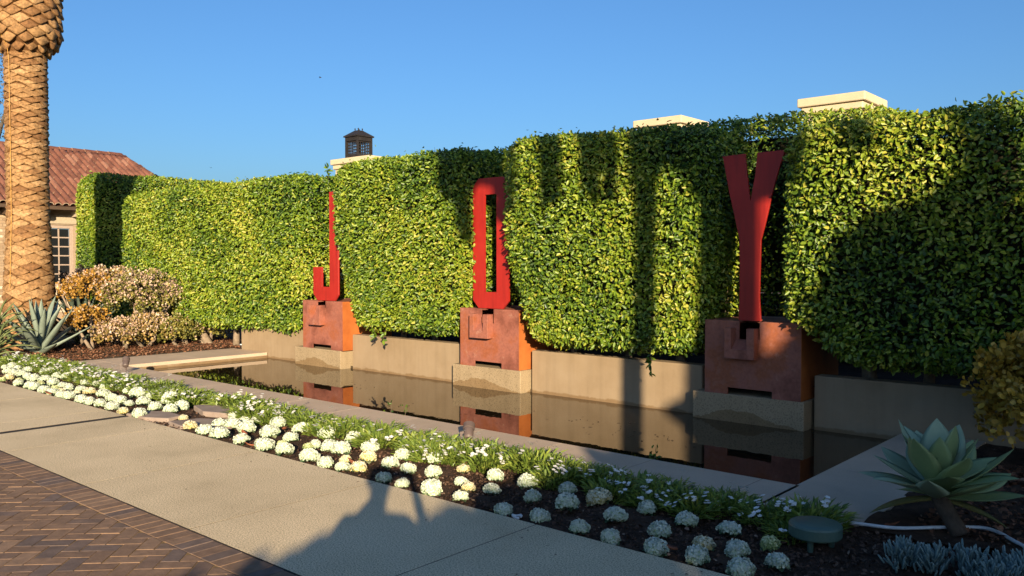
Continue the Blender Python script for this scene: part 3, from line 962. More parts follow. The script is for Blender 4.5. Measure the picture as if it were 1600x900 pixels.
# ------------------------------------------------------------------ date palm
M_SCALE = rand_mat('palm_scale', [(0, (.16, .078, .030)), (.3, (.215, .118, .048)), (.7, (.26, .15, .064)), (1, (.31, .19, .09))], .85, 20, .6, 1.0)
M_PALMGAP = surf('palm_fibre', [(.3, (.06, .028, .012)), (.7, (.15, .075, .03))], 14, .95, .8, 50, .1)
M_FROND = leaf_mat('palm_leaflet', [(0, (.03, .05, .012)), (1, (.10, .13, .03))], .45, .4, .15)
def palm_radius(z):
    if z < 1.0: return .44 + .05 * (1 - z) ** 2
    if z < 5.62: return .44 - .075 * min(1, (z - 1.0) / 1.6)
    if z < 5.95: return .365 + .25 * math.sin((z - 5.62) / .33 * math.pi / 2)
    return .615
def scale_mesh(name, w, h, bulge, tip):
    """leaf base scar: rounded lens, thick along its lower edge"""
    nu, V, Fc = 8, [], []
    for i in range(nu + 1):
        u = i / nu * 2 - 1
        prof = 1 - abs(u) ** 1.3
        top = h * .46 * prof + .004
        bot = -h * (.5 + tip * .12) * prof - .004
        x = u * w / 2
        V += [(x, -.02, top), (x, bulge * .30 * prof, top * .55), (x, bulge * prof, bot * .72), (x, bulge * .75 * prof, bot), (x, -.03, bot * .93)]
    for i in range(nu):
        for k in range(4):
            a = i * 5 + k; b2 = (i + 1) * 5 + k
            Fc.append((a, b2, b2 + 1, a + 1))
    return mesh(name, V, Fc)
PALM = (-17.44, 5.96, -.05)
palm = empty('date_palm', PALM, label='date palm with a thick scaly trunk at the left', cat='palm tree')
prof = [(palm_radius(z) - .035, z) for z in np.linspace(0, 7.3, 60)] + [(.3, 7.5)]
trunk = obj('trunk', lathe_mesh('trunk', prof, 28), M_PALMGAP, palm, smooth=True)
sc_low = scale_mesh('leaf_scar', .46, .22, .034, 1); sc_mid = scale_mesh('leaf_scar', .40, .118, .022, 1); sc_head = scale_mesh('leaf_scar', .33, .20, .055, .2)
for q in (sc_low, sc_mid, sc_head): q.polygons.foreach_set('use_smooth', np.ones(len(q.polygons), bool))
view_a = math.atan2(-PALM[1], -PALM[0])
z = .06; row = 0; cnt = 0; rest = []
while z < 7.25:
    head = z > 5.66
    n = 7 if not head else 12
    me = sc_head if head else (sc_low if z < 1.6 else sc_mid)
    r = palm_radius(z)
    lean = 0.0
    if 5.6 < z < 5.98: lean = .5
    for k in range(n):
        a = 2 * math.pi * (k + (.5 if row % 2 else 0)) / n + row * .045
        step = .120 if z < 1.0 else (.095 if z < 1.8 else ((.066 if z > 2.6 else .078) if not head else .12))
        wsc = 2 * math.pi * r / n / (.33 if head else (.46 if z < 1.6 else .40)) * random.uniform(.92, 1.0)
        hsc = 2 * step * .84 / (.20 if head else (.22 if z < 1.6 else .118))
        M = Matrix.Translation((r * math.cos(a) - .02 * math.cos(a), r * math.sin(a) - .02 * math.sin(a), z + random.uniform(-.020, .020))) @ Matrix.Rotation(a - math.pi / 2, 4, 'Z') @ Matrix.Rotation(-lean + random.uniform(-.10, .10), 4, 'X') @ Matrix.Rotation(random.uniform(-.09, .09), 4, 'Y') @ Matrix.Diagonal((wsc, 1, hsc * random.uniform(.92, 1.05), 1))
        d = (a - view_a + math.pi) % (2 * math.pi) - math.pi
        if abs(d) < 1.5 and cnt < 300:
            o = obj('leaf_scar', me, M_SCALE, trunk); o.matrix_local = M; cnt += 1
        else:
            q = me.copy(); q.transform(M); rest.append(q)
    z += .120 if z < 1.0 else (.095 if z < 1.8 else ((.066 if z > 2.6 else .078) if not head else .12)); row += 1
tag(obj('leaf_scars_around', join_meshes('leaf_scars_around', rest), M_SCALE, trunk), kind='stuff')
cab = tube_mesh('cable', [(math.cos(view_a - .75) * (palm_radius(z) + .03), math.sin(view_a - .75) * (palm_radius(z) + .03), z) for z in (1.2, 2.5, 4, 5.4, 5.65, 5.95, 6.4, 7.2)], .005, 5)
obj('cable', cab, plain('ochre_cable', (.5, .26, .05), .6), palm)
def frond(L, up, droop, n=34):
    P, T, Ln = [], [], []
    spine = []
    for i in range(13):
        s = i / 12
        spine.append(Vector((L * s * math.cos(up * (1 - .2 * s)), 0, L * s * math.sin(up) - droop * s * s)))
    for i in range(n):
        s = .15 + .85 * i / n
        k = min(int(s * 12), 11); f = s * 12 - k
        p = spine[k].lerp(spine[k + 1], f); d = (spine[k + 1] - spine[k]).normalized()
        for sd in (-1, 1):
            P.append(p); T.append(d * .7 + Vector((0, sd, .25))); Ln.append(.45 * (1 - .6 * abs(s - .45)))
    P = np.array([list(p) for p in P]); T = np.array([list(t) for t in T]); Ln = np.array(Ln)
    lm = blades('frond', P, T, Ln, np.full(len(P), .035), rng.uniform(0, 1, len(P)), .1)
    return join_meshes('frond', [lm, tube_mesh('s', spine, [.03 - .025 * i / 12 for i in range(13)], 5)])
fr = [frond(3.2, .9, 1.2), frond(3.4, .55, 1.5), frond(2.8, 1.25, .6)]
for k in range(24):
    o = obj('frond', fr[k % 3], M_FROND, palm, (0, 0, 7.3 + .05 * (k % 3)), (0, 0, k * 2.4))

# olive-leaved tree behind the palm
M_OLIVE = leaf_mat('olive_leaf', [(0, (.05, .05, .04)), (.5, (.10, .095, .075)), (1, (.18, .14, .12))], .6, .3, .1)
tr = empty('broadleaf_tree', (-29.5, 8.2, -.1), label='sparse grey-leaved tree behind the palm', cat='tree')
br = [[(0, 0, 0), (.1, .05, 2.2), (.0, .2, 4)], [(0, .2, 3.9), (.5, .9, 5.6), (.4, 1.4, 7.4)], [(0, .2, 3.9), (-.3, -.8, 6), (-.2, -1.2, 8.2)], [(.1, .1, 3.2), (.2, 1.4, 5.0), (.1, 2.5, 6.6)], [(0, .2, 3.9), (0, .3, 6.4), (.1, .4, 8.6)]]
ms = [tube_mesh('t', br[0], [.22, .17, .12], 9)] + [tube_mesh('t', q, [.10, .06, .02], 7) for q in br[1:]]
obj('trunk', join_meshes('trunk', ms), M_DARKBARK, tr, smooth=True)
n = 5200
ctr = np.array([(0.3, 1.2, 7.0), (-.2, -1.0, 7.9), (.1, 1.5, 6.0), (0, .4, 8.4), (.2, .2, 5.4), (0, -.6, 6.3), (.1, 1.1, 4.7), (.2, 0.5, 9.6), (0.1, 1.4, 8.6), (.1, 1.7, 9.8)])
sub = ctr[rng.integers(0, len(ctr), 200)] + rng.normal(0, .50, (200, 3))
P = sub[rng.integers(0, 200, n)] + rng.normal(0, .13, (n, 3))
tag(obj('crown', leaf_cloud('crown', P, rng.normal(0, 1, (n, 3)), rng.normal(0, 1, (n, 3)), rng.uniform(.06, .11, n), rng.uniform(.03, .05, n), rng.uniform(0, 1, n)), M_OLIVE, tr), kind='stuff')

# ------------------------------------------------------------------ kale heads
M_KALEW = leaf_mat('kale_white', [(0, (.20, .31, .14)), (.25, (.40, .50, .30)), (.5, (.50, .56, .43)), (1, (.60, .64, .56))], .6, .25, .12)
M_KALEY = leaf_mat('kale_yellowing', [(0, (.25, .26, .06)), (.35, (.50, .42, .16)), (.6, (.56, .53, .36)), (1, (.68, .66, .50))], .6, .25, .12)
M_KALEG = leaf_mat('kale_green', [(0, (.10, .17, .05)), (.5, (.28, .36, .13)), (1, (.62, .64, .38))], .6, .25, .12)
M_KOUT = leaf_mat('kale_outer', [(0, (.07, .13, .065)), (.6, (.17, .25, .13)), (1, (.38, .42, .22))], .6, .25, .12)
def kale_head(seed, flat):
    g = np.random.default_rng(seed)
    n = 560
    u = g.uniform(-.25, 1, n); a = g.uniform(0, 2 * np.pi, n)
    rr = np.sqrt(np.maximum(0, 1 - u * u))
    N = np.stack([rr * np.cos(a), rr * np.sin(a), u], 1)
    rad = .5 * (1 + .10 * np.sin(3 * a + seed) * rr + .07 * np.sin(5 * a + 2 * u * 3) + g.normal(0, .035, n))
    P = N * rad[:, None] * np.array([[1, 1, flat]]) + [[0, 0, .33]]
    T = np.cross(N, g.normal(0, 1, (n, 3))) + N * .55
    Nl = N + g.normal(0, .45, (n, 3))
    var = np.clip(.46 + .52 * u + g.normal(0, .17, n), 0, 1)
    L = g.uniform(.07, .14, n)
    lc = leaf_cloud('head', P - nrm(T) * .04, Nl, T, L, L * .95, var, .30, .5, .25)
    # inner dome that closes the head
    V, Q, vv = [], [], []
    ns, nr = 12, 5
    for i in range(nr + 1):
        ph = (i / nr) * 1.75
        for k in range(ns):
            aa = 2 * math.pi * k / ns
            q = .455 * (1 + .06 * math.sin(3 * aa + seed))
            V.append((q * math.sin(ph) * math.cos(aa), q * math.sin(ph) * math.sin(aa), q * math.cos(ph) * flat + .33))
    for i in range(nr):
        for k in range(ns):
            Q.append((i * ns + k, (i + 1) * ns + k, (i + 1) * ns + (k + 1) % ns, i * ns + (k + 1) % ns)); vv.append(.40 - .35 * i / nr)
    dm = big_mesh('d', np.array(V), np.array(Q), np.array(vv))
    return join_meshes('head', [lc, dm])
def kale_outer(seed):
    g = np.random.default_rng(seed + 50)
    n = 26
    a = np.arange(n) * 2.4 + g.normal(0, .2, n)
    d = np.stack([np.cos(a), np.sin(a), g.uniform(.0, .6, n)], 1)
    P = d * [[.16, .16, 0]] + np.stack([np.zeros(n), np.zeros(n), g.uniform(.05, .25, n)], 1)
    Nl = np.stack([-np.cos(a) * .4, -np.sin(a) * .4, np.ones(n)], 1)
    L = g.uniform(.30, .46, n)
    return leaf_cloud('outer_leaves', P, Nl, d, L, L * .85, g.uniform(0, 1, n), .18, .55, .25)
heads = {k: [kale_head(10 * k + q, f) for q, f in ((1, .86), (2, .76), (3, .94), (4, .70), (5, .82))] for k in range(3)}
outs = [kale_outer(q) for q in range(4)]
KALE=[(-14.34,4.53,0.089,0),(-14.39,4.65,0.149,0),(-13.71,4.38,0.149,0),(-13.85,4.56,0.144,0),(-13.45,4.38,0.119,0),(-13.61,4.61,0.129,0),(-13.25,4.41,0.131,0),(-12.9,4.36,0.122,0),(-13.64,4.75,0.159,0),(-13.18,4.69,0.147,0),(-13,4.7,0.153,0),(-12.58,4.64,0.142,0),(-12.36,4.69,0.161,0),(-12.88,4.04,0.106,1),(-12.91,4.14,0.147,2),(-12.49,4.12,0.111,1),(-12.49,4.31,0.158,0),(-12.33,4.39,0.151,0),(-11.92,4.18,0.133,1),(-11.89,4.33,0.147,0),(-12.19,3.89,0.132,0),(-11.83,3.85,0.129,0),(-11.65,3.9,0.14,0),(-11.35,3.88,0.137,0),(-11.09,3.9,0.135,0),(-11.6,4.34,0.125,0),(-11.35,4.15,0.11,1),(-11.3,4.31,0.135,0),(-11.12,4.14,0.102,2),(-11.94,4.67,0.137,0),(-11.61,4.64,0.134,0),(-11.41,4.69,0.133,0),(-11.09,4.36,0.134,0),(-10.87,4.23,0.101,2),(-10.72,4.33,0.154,2),(-10.78,3.92,0.133,0),(-10.58,3.93,0.148,0),(-10.2,3.94,0.139,0),(-9.97,3.95,0.137,0),(-9.7,3.96,0.135,0),(-9.4,3.97,0.148,0),(-9.08,3.96,0.124,2),(-8.73,3.95,0.141,0),(-10.99,4.64,0.142,0),(-10.82,4.74,0.147,0),(-10.45,4.67,0.143,0),(-10.4,4.35,0.169,0),(-10.08,4.32,0.142,0),(-9.82,4.31,0.14,0),(-9.55,4.28,0.115,0),(-10.04,4.61,0.185,0),(-9.46,4.4,0.17,0),(-9.78,4.65,0.131,0),(-9.04,4.34,0.159,0),(-9.33,4.67,0.2,0),(-8.73,4.36,0.156,0),(-8.85,4.55,0.17,0),(-8.26,4.26,0.109,2),(-7.73,4.06,0.136,2),(-7.44,4.05,0.146,0),(-7.63,4.31,0.138,0),(-7.14,4.04,0.165,0),(-7.49,4.37,0.166,0),(-7.88,4.63,0.135,0),(-7.64,4.59,0.112,0),(-7.2,4.36,0.166,0),(-6.77,4.04,0.142,0),(-7.5,4.64,0.112,0),(-6.83,4.37,0.179,0),(-7.24,4.73,0.158,0),(-6.41,4,0.162,0),(-6.42,4.23,0.09,1),(-6.53,4.39,0.14,0),(-6.1,4.02,0.158,0),(-6.78,4.69,0.175,0),(-6.13,4.3,0.092,1),(-6.15,4.39,0.064,0),(-5.75,3.97,0.16,0),(-6.41,4.71,0.174,0),(-5.97,4.41,0.138,0),(-5.74,4.36,0.167,0),(-5.48,4.21,0.074,2),(-5.49,3.95,0.133,0),(-6.05,4.73,0.152,0),(-5.67,4.62,0.154,0),(-5.38,4.36,0.149,2),(-5.28,3.98,0.116,0),(-5.15,4.08,0.138,2),(-5.08,4.33,0.145,0),(-5.23,4.61,0.143,0),(-4.85,4.32,0.13,0),(-4.77,3.97,0.124,0),(-4.57,4.02,0.108,0),(-4.93,4.68,0.126,0),(-4.61,4.36,0.131,0),(-4.28,4.03,0.146,0),(-4.56,4.64,0.081,2),(-4.3,4.34,0.105,0),(-4.14,4.26,0.108,2),(-4.01,4.04,0.109,0),(-4.19,4.59,0.131,0),(-3.98,4.32,0.126,0),(-3.9,4.62,0.145,0),(-3.62,4.35,0.118,0),(-3.59,3.99,0.126,0),(-3.32,4.05,0.133,0),(-3.57,4.68,0.126,0),(-3.33,4.35,0.152,0),(-3.26,4.62,0.178,2),(-2.98,3.98,0.119,0),(-2.96,4.37,0.157,0),(-2.75,3.99,0.115,0),(-2.89,4.64,0.118,0),(-2.59,4.3,0.142,0),(-2.58,4.58,0.13,0),(-2.46,4,0.143,0),(-2.29,4.26,0.136,2),(-2.2,4.03,0.141,0),(-2.29,4.59,0.146,0),(-2.09,4.29,0.139,0),(-1.94,3.98,0.135,0),(-2,4.51,0.11,1),(-1.85,4.27,0.116,0)]
ORD = ['first', 'second', 'third', 'fourth', 'fifth', 'sixth', 'seventh', 'eighth', 'ninth', 'tenth', 'eleventh', 'twelfth', 'thirteenth', 'fourteenth', 'fifteenth', 'sixteenth', 'seventeenth', 'eighteenth', 'nineteenth', 'twentieth', 'twenty-first', 'twenty-second', 'twenty-third', 'twenty-fourth', 'twenty-fifth', 'twenty-sixth', 'twenty-seventh', 'twenty-eighth', 'twenty-ninth', 'thirtieth']
def kale_row(y): return 0 if y < 4.16 else (1 if y < 4.5 else 2)
RN = ['row nearest the walkway', 'middle row', 'row nearest the pool']
KN = ['white ornamental cabbage', 'small green ornamental cabbage', 'yellowing ornamental cabbage']
seen = {}
for side in (0, 1):
    ks = [q for q in KALE if (q[0] > -8.2) == bool(side)]
    ks.sort(key=lambda q: abs(q[0] + 8.2))
    for (x, y, s, kd) in ks:
        rw = kale_row(y)
        seen[(side, rw)] = seen.get((side, rw), 0) + 1
        i = seen[(side, rw)]
        lab = '%s, %s %s of the flagstones in the %s' % (KN[kd], ORD[i - 1], 'right' if side else 'left', RN[rw])
        s = max(s, .10) * (.89 if kd != 1 else .84) * random.uniform(.92, 1.08)
        t = empty('ornamental_cabbage', (x, max(y, 3.955 + s * .55), -.028), random.uniform(0, 6.28), lab, 'cabbage', 'ornamental cabbages in the bed')
        t.scale = (s, s, s * random.uniform(.9, 1.1))
        t.rotation_euler = (random.uniform(-.14, .14), random.uniform(-.14, .14), t.rotation_euler.z)
        mats = (M_KALEW, M_KALEG, M_KALEY)
        obj('head', random.choice(heads[kd]), mats[kd], t)
        obj('outer_leaves', random.choice(outs), M_KOUT, t)

# ------------------------------------------------------------------ white-flowered clumps along the coping
M_CLUMP = leaf_mat('clump_leaf', [(0, (.06, .11, .02)), (.5, (.15, .22, .035)), (1, (.28, .33, .06))], .45, .4, .25)
M_PETAL = leaf_mat('white_petal', [(0, (.70, .68, .62)), (1, (.88, .87, .83))], .6, .2, .2)
def clump_leaves(seed):
    g = np.random.default_rng(seed)
    n = 560
    a = g.uniform(0, 2 * np.pi, n); r = np.sqrt(g.uniform(0, 1, n))
    P = np.stack([r * np.cos(a) * .135, r * np.sin(a) * .135, g.uniform(0, .075, n)], 1)
    T = np.stack([r * np.cos(a) * 1.1, r * np.sin(a) * 1.1, np.ones(n)], 1) + g.normal(0, .38, (n, 3))
    return blades('foliage', P, T, g.uniform(.032, .066, n), g.uniform(.009, .015, n), np.clip(g.normal(.5, .25, n), 0, 1), .25)
def clump_flowers(seed, k):
    g = np.random.default_rng(seed + 90)
    P, T, N, L = [], [], [], []
    for _ in range(k):
        a = g.uniform(0, 6.28); r = math.sqrt(g.uniform(0, 1)) * .155
        c = np.array([r * math.cos(a), r * math.sin(a), .125 - r * .28 + g.normal(0, .018)])
        ax = nrm(np.array([math.cos(a) * r * 3, math.sin(a) * r * 3 - .25, 1.0]))
        for q in range(3):
            o = g.normal(0, .009, 3)
            for p in range(5):
                b_ = p * 1.257
                d = np.cross(ax, [1, 0, 0]) * math.cos(b_) + np.cross(ax, np.cross(ax, [1, 0, 0])) * math.sin(b_)
                P.append(c + o); T.append(d); N.append(ax); L.append(.0125)
    P, T, N, L = map(np.array, (P, T, N, L))
    return leaf_cloud('flowers', P, N, T, L, L * .8, np.random.default_rng(seed).uniform(0, 1, len(P)), .1, .55, -.1)
cl = [clump_leaves(q) for q in range(5)]; cf = [clump_flowers(q, (7, 11, 15, 4, 9)[q]) for q in range(5)]
x = -1.98; i = 0
spots = []
while x > -15.3:
    near = x > -8.5
    spots.append((x, 5.02 + random.uniform(-.05, .06)))
    if near and -8.2 < x < -7.9: pass
    if random.random() < (.55 if near else .9): spots.append((x + random.uniform(-.1, .1), 4.80 + random.uniform(-.05, .04)))
    x -= random.uniform(.22, .29) if near else random.uniform(.26, .32)
spots = [p for p in spots if not (p[0] < -13.0 and False)]
row_n = [0, 0]
for (x, y) in spots:
    if -8.75 < x < -8.0 and y < 4.93: continue
    k = random.randrange(5)
    b_ = 0 if y > 4.93 else 1
    row_n[b_] += 1
    nth = row_n[b_]
    nth_s = ORD[nth - 1] if nth <= 30 else ORD[nth % 10 - 1] if False else (['thirty-', 'forty-', 'fifty-', 'sixty-'][nth // 10 - 3] + ORD[nth % 10 - 1] if nth % 10 else ['thirtieth', 'fortieth', 'fiftieth', 'sixtieth'][nth // 10 - 3])
    t = empty('flowering_clump', (x, y, -.03), random.uniform(0, 6.28), 'green white-flowered clump, %s from the round green cover in the %s' % (nth_s, ('row at the coping', 'row beside the cabbages')[b_]), 'plant', 'white flowered clumps along the coping')
    s = random.uniform(1.15, 1.6)
    t.scale = (s, s, s * random.uniform(.75, 1.0))
    tag(obj('foliage', cl[k], M_CLUMP, t), kind='stuff')
    tag(obj('flowers', cf[random.randrange(5)], M_PETAL, t), kind='stuff')

# ------------------------------------------------------------------ agaves and aloes
M_AGAVE = surf('blue_agave', [(.3, (.135, .175, .135)), (.7, (.21, .255, .205))], 6, .55, .08, 40, .3)
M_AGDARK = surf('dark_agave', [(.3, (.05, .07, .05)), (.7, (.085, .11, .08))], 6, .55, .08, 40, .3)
M_ATT = surf('soft_agave', [(.3, (.19, .255, .105)), (.7, (.28, .35, .15))], 4, .5, .06, 30, .35)
M_ATTB = surf('soft_agave_bloom', [(.3, (.25, .32, .20)), (.7, (.33, .40, .26))], 4, .55, .06, 30, .3)
M_DRY = surf('withered_leaf', [(.3, (.12, .115, .04)), (.7, (.20, .18, .06))], 8, .8, .3, 40, .2)
M_ALOE = surf('aloe_green', [(.3, (.09, .12, .045)), (.7, (.17, .20, .075))], 6, .5, .08, 40, .35)
def succulent_leaf(name, L, W, thick, chan, bend, point=.9, base=.45, ns=11):
    """fleshy leaf along +X, channelled above, curving up by bend"""
    V, Fc = [], []
    cross = [(-1, .55), (-.55, .12), (0, -.15), (.55, .12), (1, .55), (.55, -.45), (0, -.85), (-.55, -.45)]
    m_ = len(cross)
    for i in range(ns + 1):
        s = i / ns
        w = W / 2 * (base + (1 - base) * math.sin(min(s / .55, 1) * math.pi / 2)) * (1 - max(0, (s - .50) / .50) ** (1 + point)) + .001
        th = thick * (1 - .8 * s) * min(1, w / (W * .25))
        x = L * s * math.cos(bend * s * .5); z = L * s * math.sin(bend * s * .5)
        for a, c in cross:
            up = (c + (chan - .55) * (abs(a) ** 1.5 if c > -.2 else 0)) * th
            V.append((x - math.sin(bend * s) * up, a * w, z + math.cos(bend * s) * up))
    for i in range(ns):
        for k in range(m_):
            Fc.append((i * m_ + k, i * m_ + (k + 1) % m_, (i + 1) * m_ + (k + 1) % m_, (i + 1) * m_ + k))
    Fc.append(tuple(range(m_)))
    me = mesh(name, V, [f[::-1] for f in Fc])
    me.polygons.foreach_set('use_smooth', np.ones(len(me.polygons), bool))
    return me
def rosette(name, loc, label, meshes, n, e0, e1, mat, cat='agave', scale=1.0, zspread=.1, jitter=.08, group=None, mats=None, rise=0.0):
    t = empty(name, loc, label=label, cat=cat, group=group)
    for k in range(n):
        f = k / (n - 1)
        el = e0 + (e1 - e0) * f + random.uniform(-jitter, jitter)
        a = k * 2.39996 + random.uniform(-.12, .12)
        s = scale * random.uniform(.9, 1.08) * (1 - .18 * f)
        o = obj('leaf', meshes[k % len(meshes)], None, t)
        if len(o.data.materials) == 0: o.data.materials.append(mat)
        o.rotation_euler = (random.uniform(-.15, .15), -el, a)
        o.location = (.04 * scale * math.cos(a) * (1 - f), .04 * scale * math.sin(a) * (1 - f), rise + zspread * f)
        o.scale = (s, s * random.uniform(.85, 1.15), s)
        if mats: o.material_slots[0].link = 'OBJECT'; o.material_slots[0].material = mats[k % len(mats)]
    return t
def withmat(me, mat): me.materials.append(mat); return me
ag = [withmat(succulent_leaf('leaf', 1.05, .17, .035, 1.5, b_), M_AGAVE) for b_ in (.12, -.1, .25)]
rosette('agave', (-16.25, 5.72, -.01), 'large blue-grey agave in front of the palm trunk', ag, 22, .22, 1.38, M_AGAVE, scale=1.02, zspread=.18)
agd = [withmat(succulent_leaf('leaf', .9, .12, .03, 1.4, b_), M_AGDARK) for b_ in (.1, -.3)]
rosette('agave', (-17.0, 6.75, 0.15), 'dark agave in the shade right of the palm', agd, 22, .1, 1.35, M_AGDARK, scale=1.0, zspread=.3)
al = [withmat(succulent_leaf('leaf', .62, .055, .018, 1.2, b_), M_ALOE) for b_ in (-.9, -1.4, -.4)]
rosette('aloe', (-15.9, 4.95, .10), 'tangled green aloe at the left edge', al, 26, .3, 1.3, M_ALOE, 'aloe', 1.0, .3)
rosette('aloe', (-16.35, 5.10, .38), 'upper rosette of aloe leaves beside the big agave', al, 22, .2, 1.3, M_ALOE, 'aloe', 1.0, .25)
rosette('aloe', (-15.6, 4.75, .02), 'low drooping aloe behind the cabbages', al, 18, .3, 1.3, M_ALOE, 'aloe', .8, .2)
# bird of paradise
bp = empty('bird_of_paradise', (-17.5, 6.85, 0), label='bird of paradise plant with one orange flower', cat='plant')
for k in range(9):
    a = k * 2.4; el = 1.25 - .05 * k
    L = .85 + .05 * (k % 4)
    tip = Vector((math.cos(a) * math.cos(el) * L, math.sin(a) * math.cos(el) * L, math.sin(el) * L))
    st = obj('stalk', tube_mesh('stalk', [(0, 0, 0), tip * .5, tip], [.012, .009, .007], 6), M_ALOE, bp)
    o = obj('leaf', succulent_leaf('leaf', .42, .15, .008, 2.0, -.3), M_AGDARK, st, tip, (0, -el, a))
M_ORANGE = plain('orange_sepal', (.75, .17, .02), .5); M_WPETAL = plain('pale_petal', (.75, .70, .70), .5)
fl = obj('flower_stalk', tube_mesh('flower_stalk', [(0, 0, 0), (.25, -.02, .7), (.42, .0, 1.28)], [.012, .01, .008], 6), M_ALOE, bp)
for k, (dx, dz, mt) in enumerate(((.04, .20, M_ORANGE), (.10, .14, M_ORANGE), (-.02, .20, M_WPETAL))):
    obj('petal', tube_mesh('petal', [(.42, 0, 1.26), (.42 + dx * .5, .02 * k - .02, 1.28 + dz * .5), (.42 + dx, .04 * k - .04, 1.28 + dz)], [.012, .028, .003], 6), mt, fl)

# soft agave at the right on a short leaning stem
at = [withmat(succulent_leaf('leaf', .46, .215, .018, 1.1, b_, .95, .24), M_ATT) for b_ in (.1, -.3, .3)]
aa = rosette('soft_agave', (-1.37, 5.45, .20), 'broad-leaved green agave on a leaning stem at right', at, 28, .06, 1.22, M_ATT, 'agave', 1.02, .08, .17, mats=[M_ATT, M_ATT, M_ATTB, M_ATT, M_ATTB])
obj('stem', tube_mesh('stem', [(.13, .0, -.21), (.08, .02, -.14), (.02, .0, -.02), (0, 0, .1)], [.055, .05, .055, .05], 10), M_DARKBARK, aa, smooth=True)
dl = succulent_leaf('dry_leaf', .38, .12, .012, 1.6, -.5, .6, .3)
for k, (a, el) in enumerate(((.3, -.1), (3.5, -.08))):
    obj('dry_leaf', dl, M_DRY, aa, (.02 * math.cos(a), .02 * math.sin(a), -.02), (0, -el, a))

# ------------------------------------------------------------------ jade shrubs
def jade_mat(name, stops): return leaf_mat(name, stops, .45, .4, .1)
M_JORANGE = jade_mat('jade_orange', [(0, (.14, .10, .018)), (.4, (.32, .17, .028)), (1, (.46, .25, .05))])
M_JOLIVE = jade_mat('jade_olive', [(0, (.06, .075, .018)), (.5, (.16, .155, .032)), (1, (.32, .26, .06))])
M_JPEACH = jade_mat('jade_peach', [(0, (.10, .09, .025)), (.5, (.26, .19, .055)), (1, (.40, .24, .09))])
M_JGOLD = jade_mat('jade_gold', [(0, (.17, .11, .016)), (.5, (.42, .26, .03)), (1, (.60, .38, .06))])
M_JPINK = jade_mat('jade_blossom', [(0, (.30, .19, .13)), (.5, (.44, .31, .22)), (1, (.58, .46, .36))])
M_JDARK = jade_mat('jade_dark', [(0, (.02, .018, .016)), (1, (.07, .05, .045))])
def jade(loc, size, nblob, leaf_m, label, bloom=0.0, seed=1, stems=3, low=.25, per=46, leaf=.05, cat='shrub'):
    """thick-stemmed shrub: blobs of small fat leaves, blossom on the upper sides"""
    g = np.random.default_rng(seed)
    t = empty('jade_shrub', loc, label=label, cat=cat, group='jade shrubs')
    sx, sy, sz = size
    u = g.uniform(-.55, 1, nblob); a = g.uniform(0, 2 * np.pi, nblob); rr = np.sqrt(1 - u * u)
    k = g.uniform(.62, 1.0, nblob)
    C_ = np.stack([rr * np.cos(a) * sx * k, rr * np.sin(a) * sy * k, low + sz * .5 + u * sz * .5 * k], 1)
    idx = np.repeat(np.arange(nblob), per)
    n = len(idx)
    d = nrm(g.normal(0, 1, (n, 3)) + [[0, -.15, .25]])
    br_ = g.uniform(.07, .13, nblob)[idx]
    P = C_[idx] + d * (br_ * g.uniform(.5, 1.0, n))[:, None]
    N = d + g.normal(0, .45, (n, 3)) + [[0, 0, .3]]
    T = d * .8 + g.normal(0, .6, (n, 3)) + [[0, 0, .3]]
    L = leaf * g.uniform(.7, 1.2, n)
    var = np.clip(g.normal(.5, .22, n) + .25 * (g.uniform(0, 1, nblob)[idx] - .5), 0, 1)
    isb = (g.uniform(0, 1, n) < bloom * (np.clip(.35 + d[:, 2] * .6 + (u[idx] > .0) * .4, 0, 1)))
    tag(obj('foliage', leaf_cloud('foliage', P[~isb], N[~isb], T[~isb], L[~isb], L[~isb] * .72, var[~isb], .15, .6, -.05), leaf_m, t), kind='stuff')
    if isb.any():
        tag(obj('blossom', leaf_cloud('blossom', P[isb] + d[isb] * .02, N[isb], T[isb], L[isb] * .8, L[isb] * .7, var[isb], .3, .5, .1), M_JPINK, t), kind='stuff')
    for s in range(stems):
        q = int(g.integers(0, nblob)); e = C_[q]
        b0 = Vector((g.normal(0, .08), g.normal(0, .08), -.05))
        p1 = b0.lerp(Vector(e), .4) + Vector((g.normal(0, .05), g.normal(0, .05), -.03))
        obj('stem', tube_mesh('stem', [b0, p1, Vector(e)], [.040, .030, .014], 8), M_BARK, t, smooth=True)
    return t
jade((-16.75, 6.75, 0), (.45, .50, .62), 46, M_JORANGE, 'orange-leaved jade shrub right of the palm', .22, 1, 2, .80)
jade((-16.2, 6.50, 0), (.30, .34, .46), 26, M_JORANGE, 'low orange jade shrub beside the dark agave', .12, 2, 2, .35)
jade((-16.9, 7.35, 0), (.60, .65, .72), 70, M_JPEACH, 'tall pinkish flowering jade shrub before the hedge', .62, 3, 2, .80)
jade((-16.25, 7.60, 0), (.55, .75, .95), 100, M_JOLIVE, 'pale flowering jade shrub with open grey stems', .62, 4, 6, .50)
jade((-15.9, 7.05, 0), (.50, .50, .42), 56, M_JPEACH, 'low flowering jade shrub at the bed edge', .66, 5, 3, .10)
jade((-16.15, 8.70, 0), (.52, .66, .78), 86, M_JOLIVE, 'flowering jade shrub on leaning trunks near the wall', .66, 6, 2, .66)
jade((-15.8, 8.0, 0), (.40, .48, .46), 50, M_JOLIVE, 'low green jade shrub near the left coping', .08, 7, 2, .06)
jade((-16.5, 7.95, 0), (.45, .45, .60), 46, M_JOLIVE, 'olive jade shrub between the flowering ones', .30, 11, 3, .50)
jade((-15.85, 7.55, 0), (.42, .50, .52), 52, M_JPEACH, 'low peach jade shrub in the middle of the left bed', .45, 12, 2, .08)
jade((-15.75, 8.75, 0), (.34, .36, .42), 30, M_JOLIVE, 'small olive jade shrub beside the leaning trunks', .30, 13, 2, .10)
